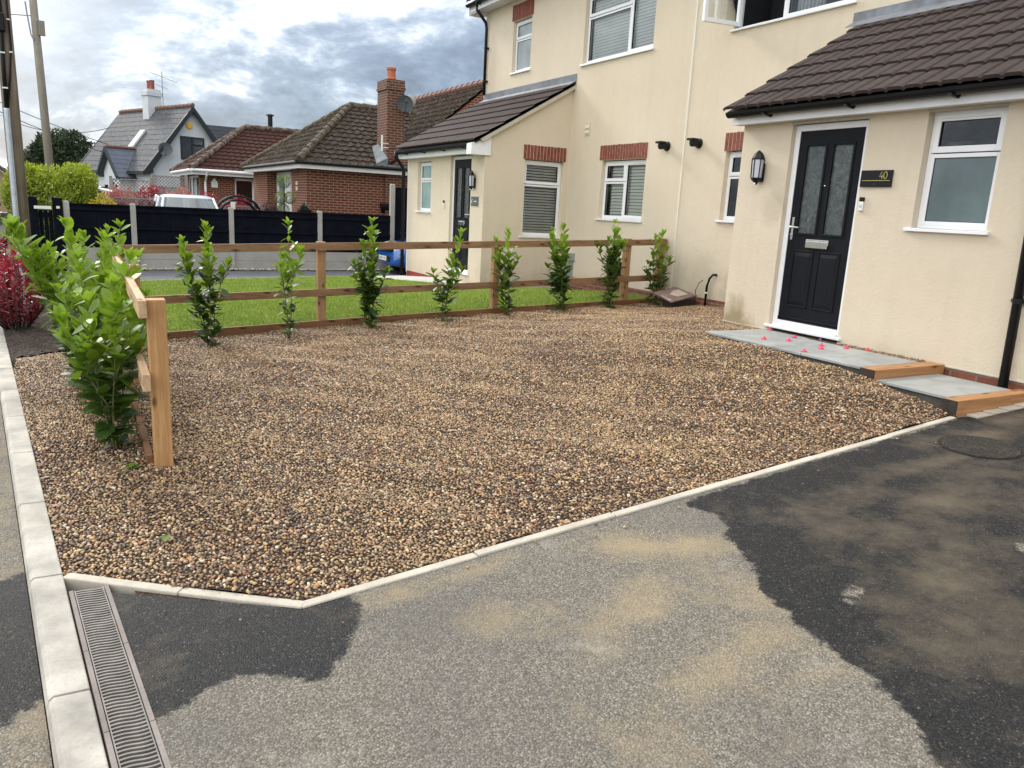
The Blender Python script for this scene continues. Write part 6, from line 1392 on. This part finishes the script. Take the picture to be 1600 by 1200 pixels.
MB().box(3.60, 3.70, 22.2, 22.3, .4, 1.42).build('white_post', mPlate).update_tag(); tag(bpy.data.objects['white_post'], 'short white post right of the white car roof', 'post')
# topiary
tp = thing('topiary', 'ball topiary with a round head over three smaller balls', 'topiary', (4.95, 22.0, -.1)); st = MB().tube([(4.95, 22.0, .2), (4.95, 22.0, 2.0)], .02, 6).build('stem', mBark, tp)
for (x, z, r_) in ((4.95, 2.02, .16), (4.86, 1.60, .15), (5.10, 1.60, .15), (4.93, 1.28, .15)):
    rr = np.random.default_rng(int(z * 100)); lm = LeafMesh()
    for k in range(900): v = rr.normal(size=3); v /= np.linalg.norm(v); lm.leaf(np.array([x, 22.0, z]) + v * r_ * rr.uniform(.85, 1.08), v + rr.normal(size=3) * .7, np.array([0, 0, 1.]) + rr.normal(size=3) * .3, .03, .018, np.clip(.5 + v[2] * .5 + rr.uniform(-.2, .2), 0, 1), rr.random(), .1, .2, simple=True)
    lm.build('leaf_ball', mBox, tp, smooth=False)
pt = thing('plant_pot', 'black square plant pot with a small dark plant by the brick corner', 'plant pot', (5.55, 22.2, 1.0)); MB().hexa([(5.43, 22.1, .9), (5.67, 22.1, .9), (5.67, 22.3, .9), (5.43, 22.3, .9)], [(5.38, 22.05, 1.30), (5.72, 22.05, 1.30), (5.72, 22.35, 1.30), (5.38, 22.35, 1.30)]).build('pot', mBlack, pt)
MB().box(5.3, 5.8, 21.95, 22.45, -.3, .899).build('plinth', mBlack, pt)
cloudplant('small_shrub', 'dark wispy shrub left of the ball topiary', 'shrub', (4.62, 22.1, 1.12), (.2, .2, .3), 600, .06, mPurp, 60); 
# railing / black and white scroll table is too small; loose dark plant stands in the pot
lm = LeafMesh(); rr = np.random.default_rng(9)
for k in range(120): v = rr.normal(size=3); v[2] = abs(v[2]) + .6; lm.leaf(np.array([5.55, 22.2, 1.3]) + rr.normal(size=3) * .05, v, np.array([0, 0, 1.]), .14, .03, .4, rr.random(), .2, .3, simple=True)
lm.build('leaves', mTreeL, pt, smooth=False)

# ------------------------------------------------------------------ telegraph poles and wires
tp1 = thing('telegraph_pole', 'thick brown timber telegraph pole with galvanised cable guard nearest the kerb', 'telegraph pole', (-.70, 13.5, -.05))
MB().tube([(-.735, 13.5, -.3), (-.745, 13.5, 3.0), (-.77, 13.5, 9)], [.108, .104, .10], 20).build('pole', mPole, tp1, smooth=True)
mb = MB(); mb.box(-.825, -.755, 13.34, 13.42, -.2, 2.62).box(-.81, -.77, 13.32, 13.34, -.2, 2.62); mb.build('cable_guard', mGalv, tp1, bevel=.012)
mb = MB(); mb.tube([(-.79, 13.37, 2.6), (-.785, 13.37, 3.2), (-.765, 13.37, 3.9), (-.78, 13.37, 5), (-.75, 13.37, 9)], .026, 8); mb.tube([(-.785, 13.37, 2.55), (-.71, 13.38, 3.1), (-.675, 13.39, 3.45), (-.685, 13.39, 4.4), (-.70, 13.39, 9)], .014, 6); mb.build('cable', mBlack, tp1, smooth=True)
mb = MB(); mb.box(-.83, -.72, 13.30, 13.39, 3.62, 3.86); mb.build('junction_box', mBlack, tp1, bevel=.015)
mb = MB()
for z in (2.88, 3.34, 4.5, 4.9): mb.box(-.82, -.75, 13.34, 13.35, z, z + .02)
for z in (3.36, 3.78, 4.4, 4.7): mb.box(-.70, -.66, 13.36, 13.37, z, z + .02)
mb.build('cable_clip', mPlate, tp1)
tp2 = thing('telegraph_pole', 'slimmer grey-green telegraph pole rising behind the hedge', 'telegraph pole', (-.72, 29, -.3))
MB().tube([(-.66, 29, -.4), (-.74, 29, 4), (-.84, 29, 9)], [.125, .115, .10], 16).build('pole', mPoleG, tp2, smooth=True); MB().box(-.72, -.54, 28.85, 28.95, 6.0, 6.42).build('pole_plate', mPoleG, tp2)
mb = MB(); mb.tube([(-1.0, 28.9, 6.9), (-.98, 28.9, 6.6), (-.92, 28.9, 6.0), (-.86, 28.9, 5.85)], .025, 6); mb.build('bracket', mGreyPl, tp2)
tp3 = thing('telegraph_pole', 'distant thin wooden pole at the far left edge', 'telegraph pole', (-3.3, 55, -.4))
MB().tube([(-3.2, 55, -.5), (-3.32, 55, 5.5)], [.17, .13], 10).build('pole', mPole, tp3); mb = MB(); mb.tube([(-3.15, 54.9, 4.6), (-3.05, 54.9, 4.5), (-3.05, 54.9, 3.2)], .03, 6); mb.build('bracket', mGreyPl, tp3)
def wire(label, a, b, sag, r=.012):
    a, b = Vector(a), Vector(b); pts = []
    for i in range(25): f = i / 24; p = a.lerp(b, f); p.z -= sag * 4 * f * (1 - f); pts.append(p)
    o = MB().tube(pts, r, 5).build('overhead_cable', mBlack); tag(o, label, 'cable', 'overhead telephone cables'); return o
wire('upper of two sloping cables running down to the white house', (-6.5, 38, 6.6), (2.2, 51, 3.9), .3, .018); wire('lower of two sloping cables running down to the white house', (-6.5, 38, 6.3), (1.7, 50.8, 3.5), .3, .018)
wire('cable from the grey-green pole to the ridge of the white house', (-3.3, 55, 5.2), (1.9, 52.5, 5.05), .5, .018); wire('high cable crossing between the two nearest poles at the top left', (-.78, 29, 6.55), (-9, 29, 6.5), .15, .014)
wire('faint cable leaving the distant pole to the left', (-3.3, 55, 5.4), (-14, 57, 5.1), .1, .018)
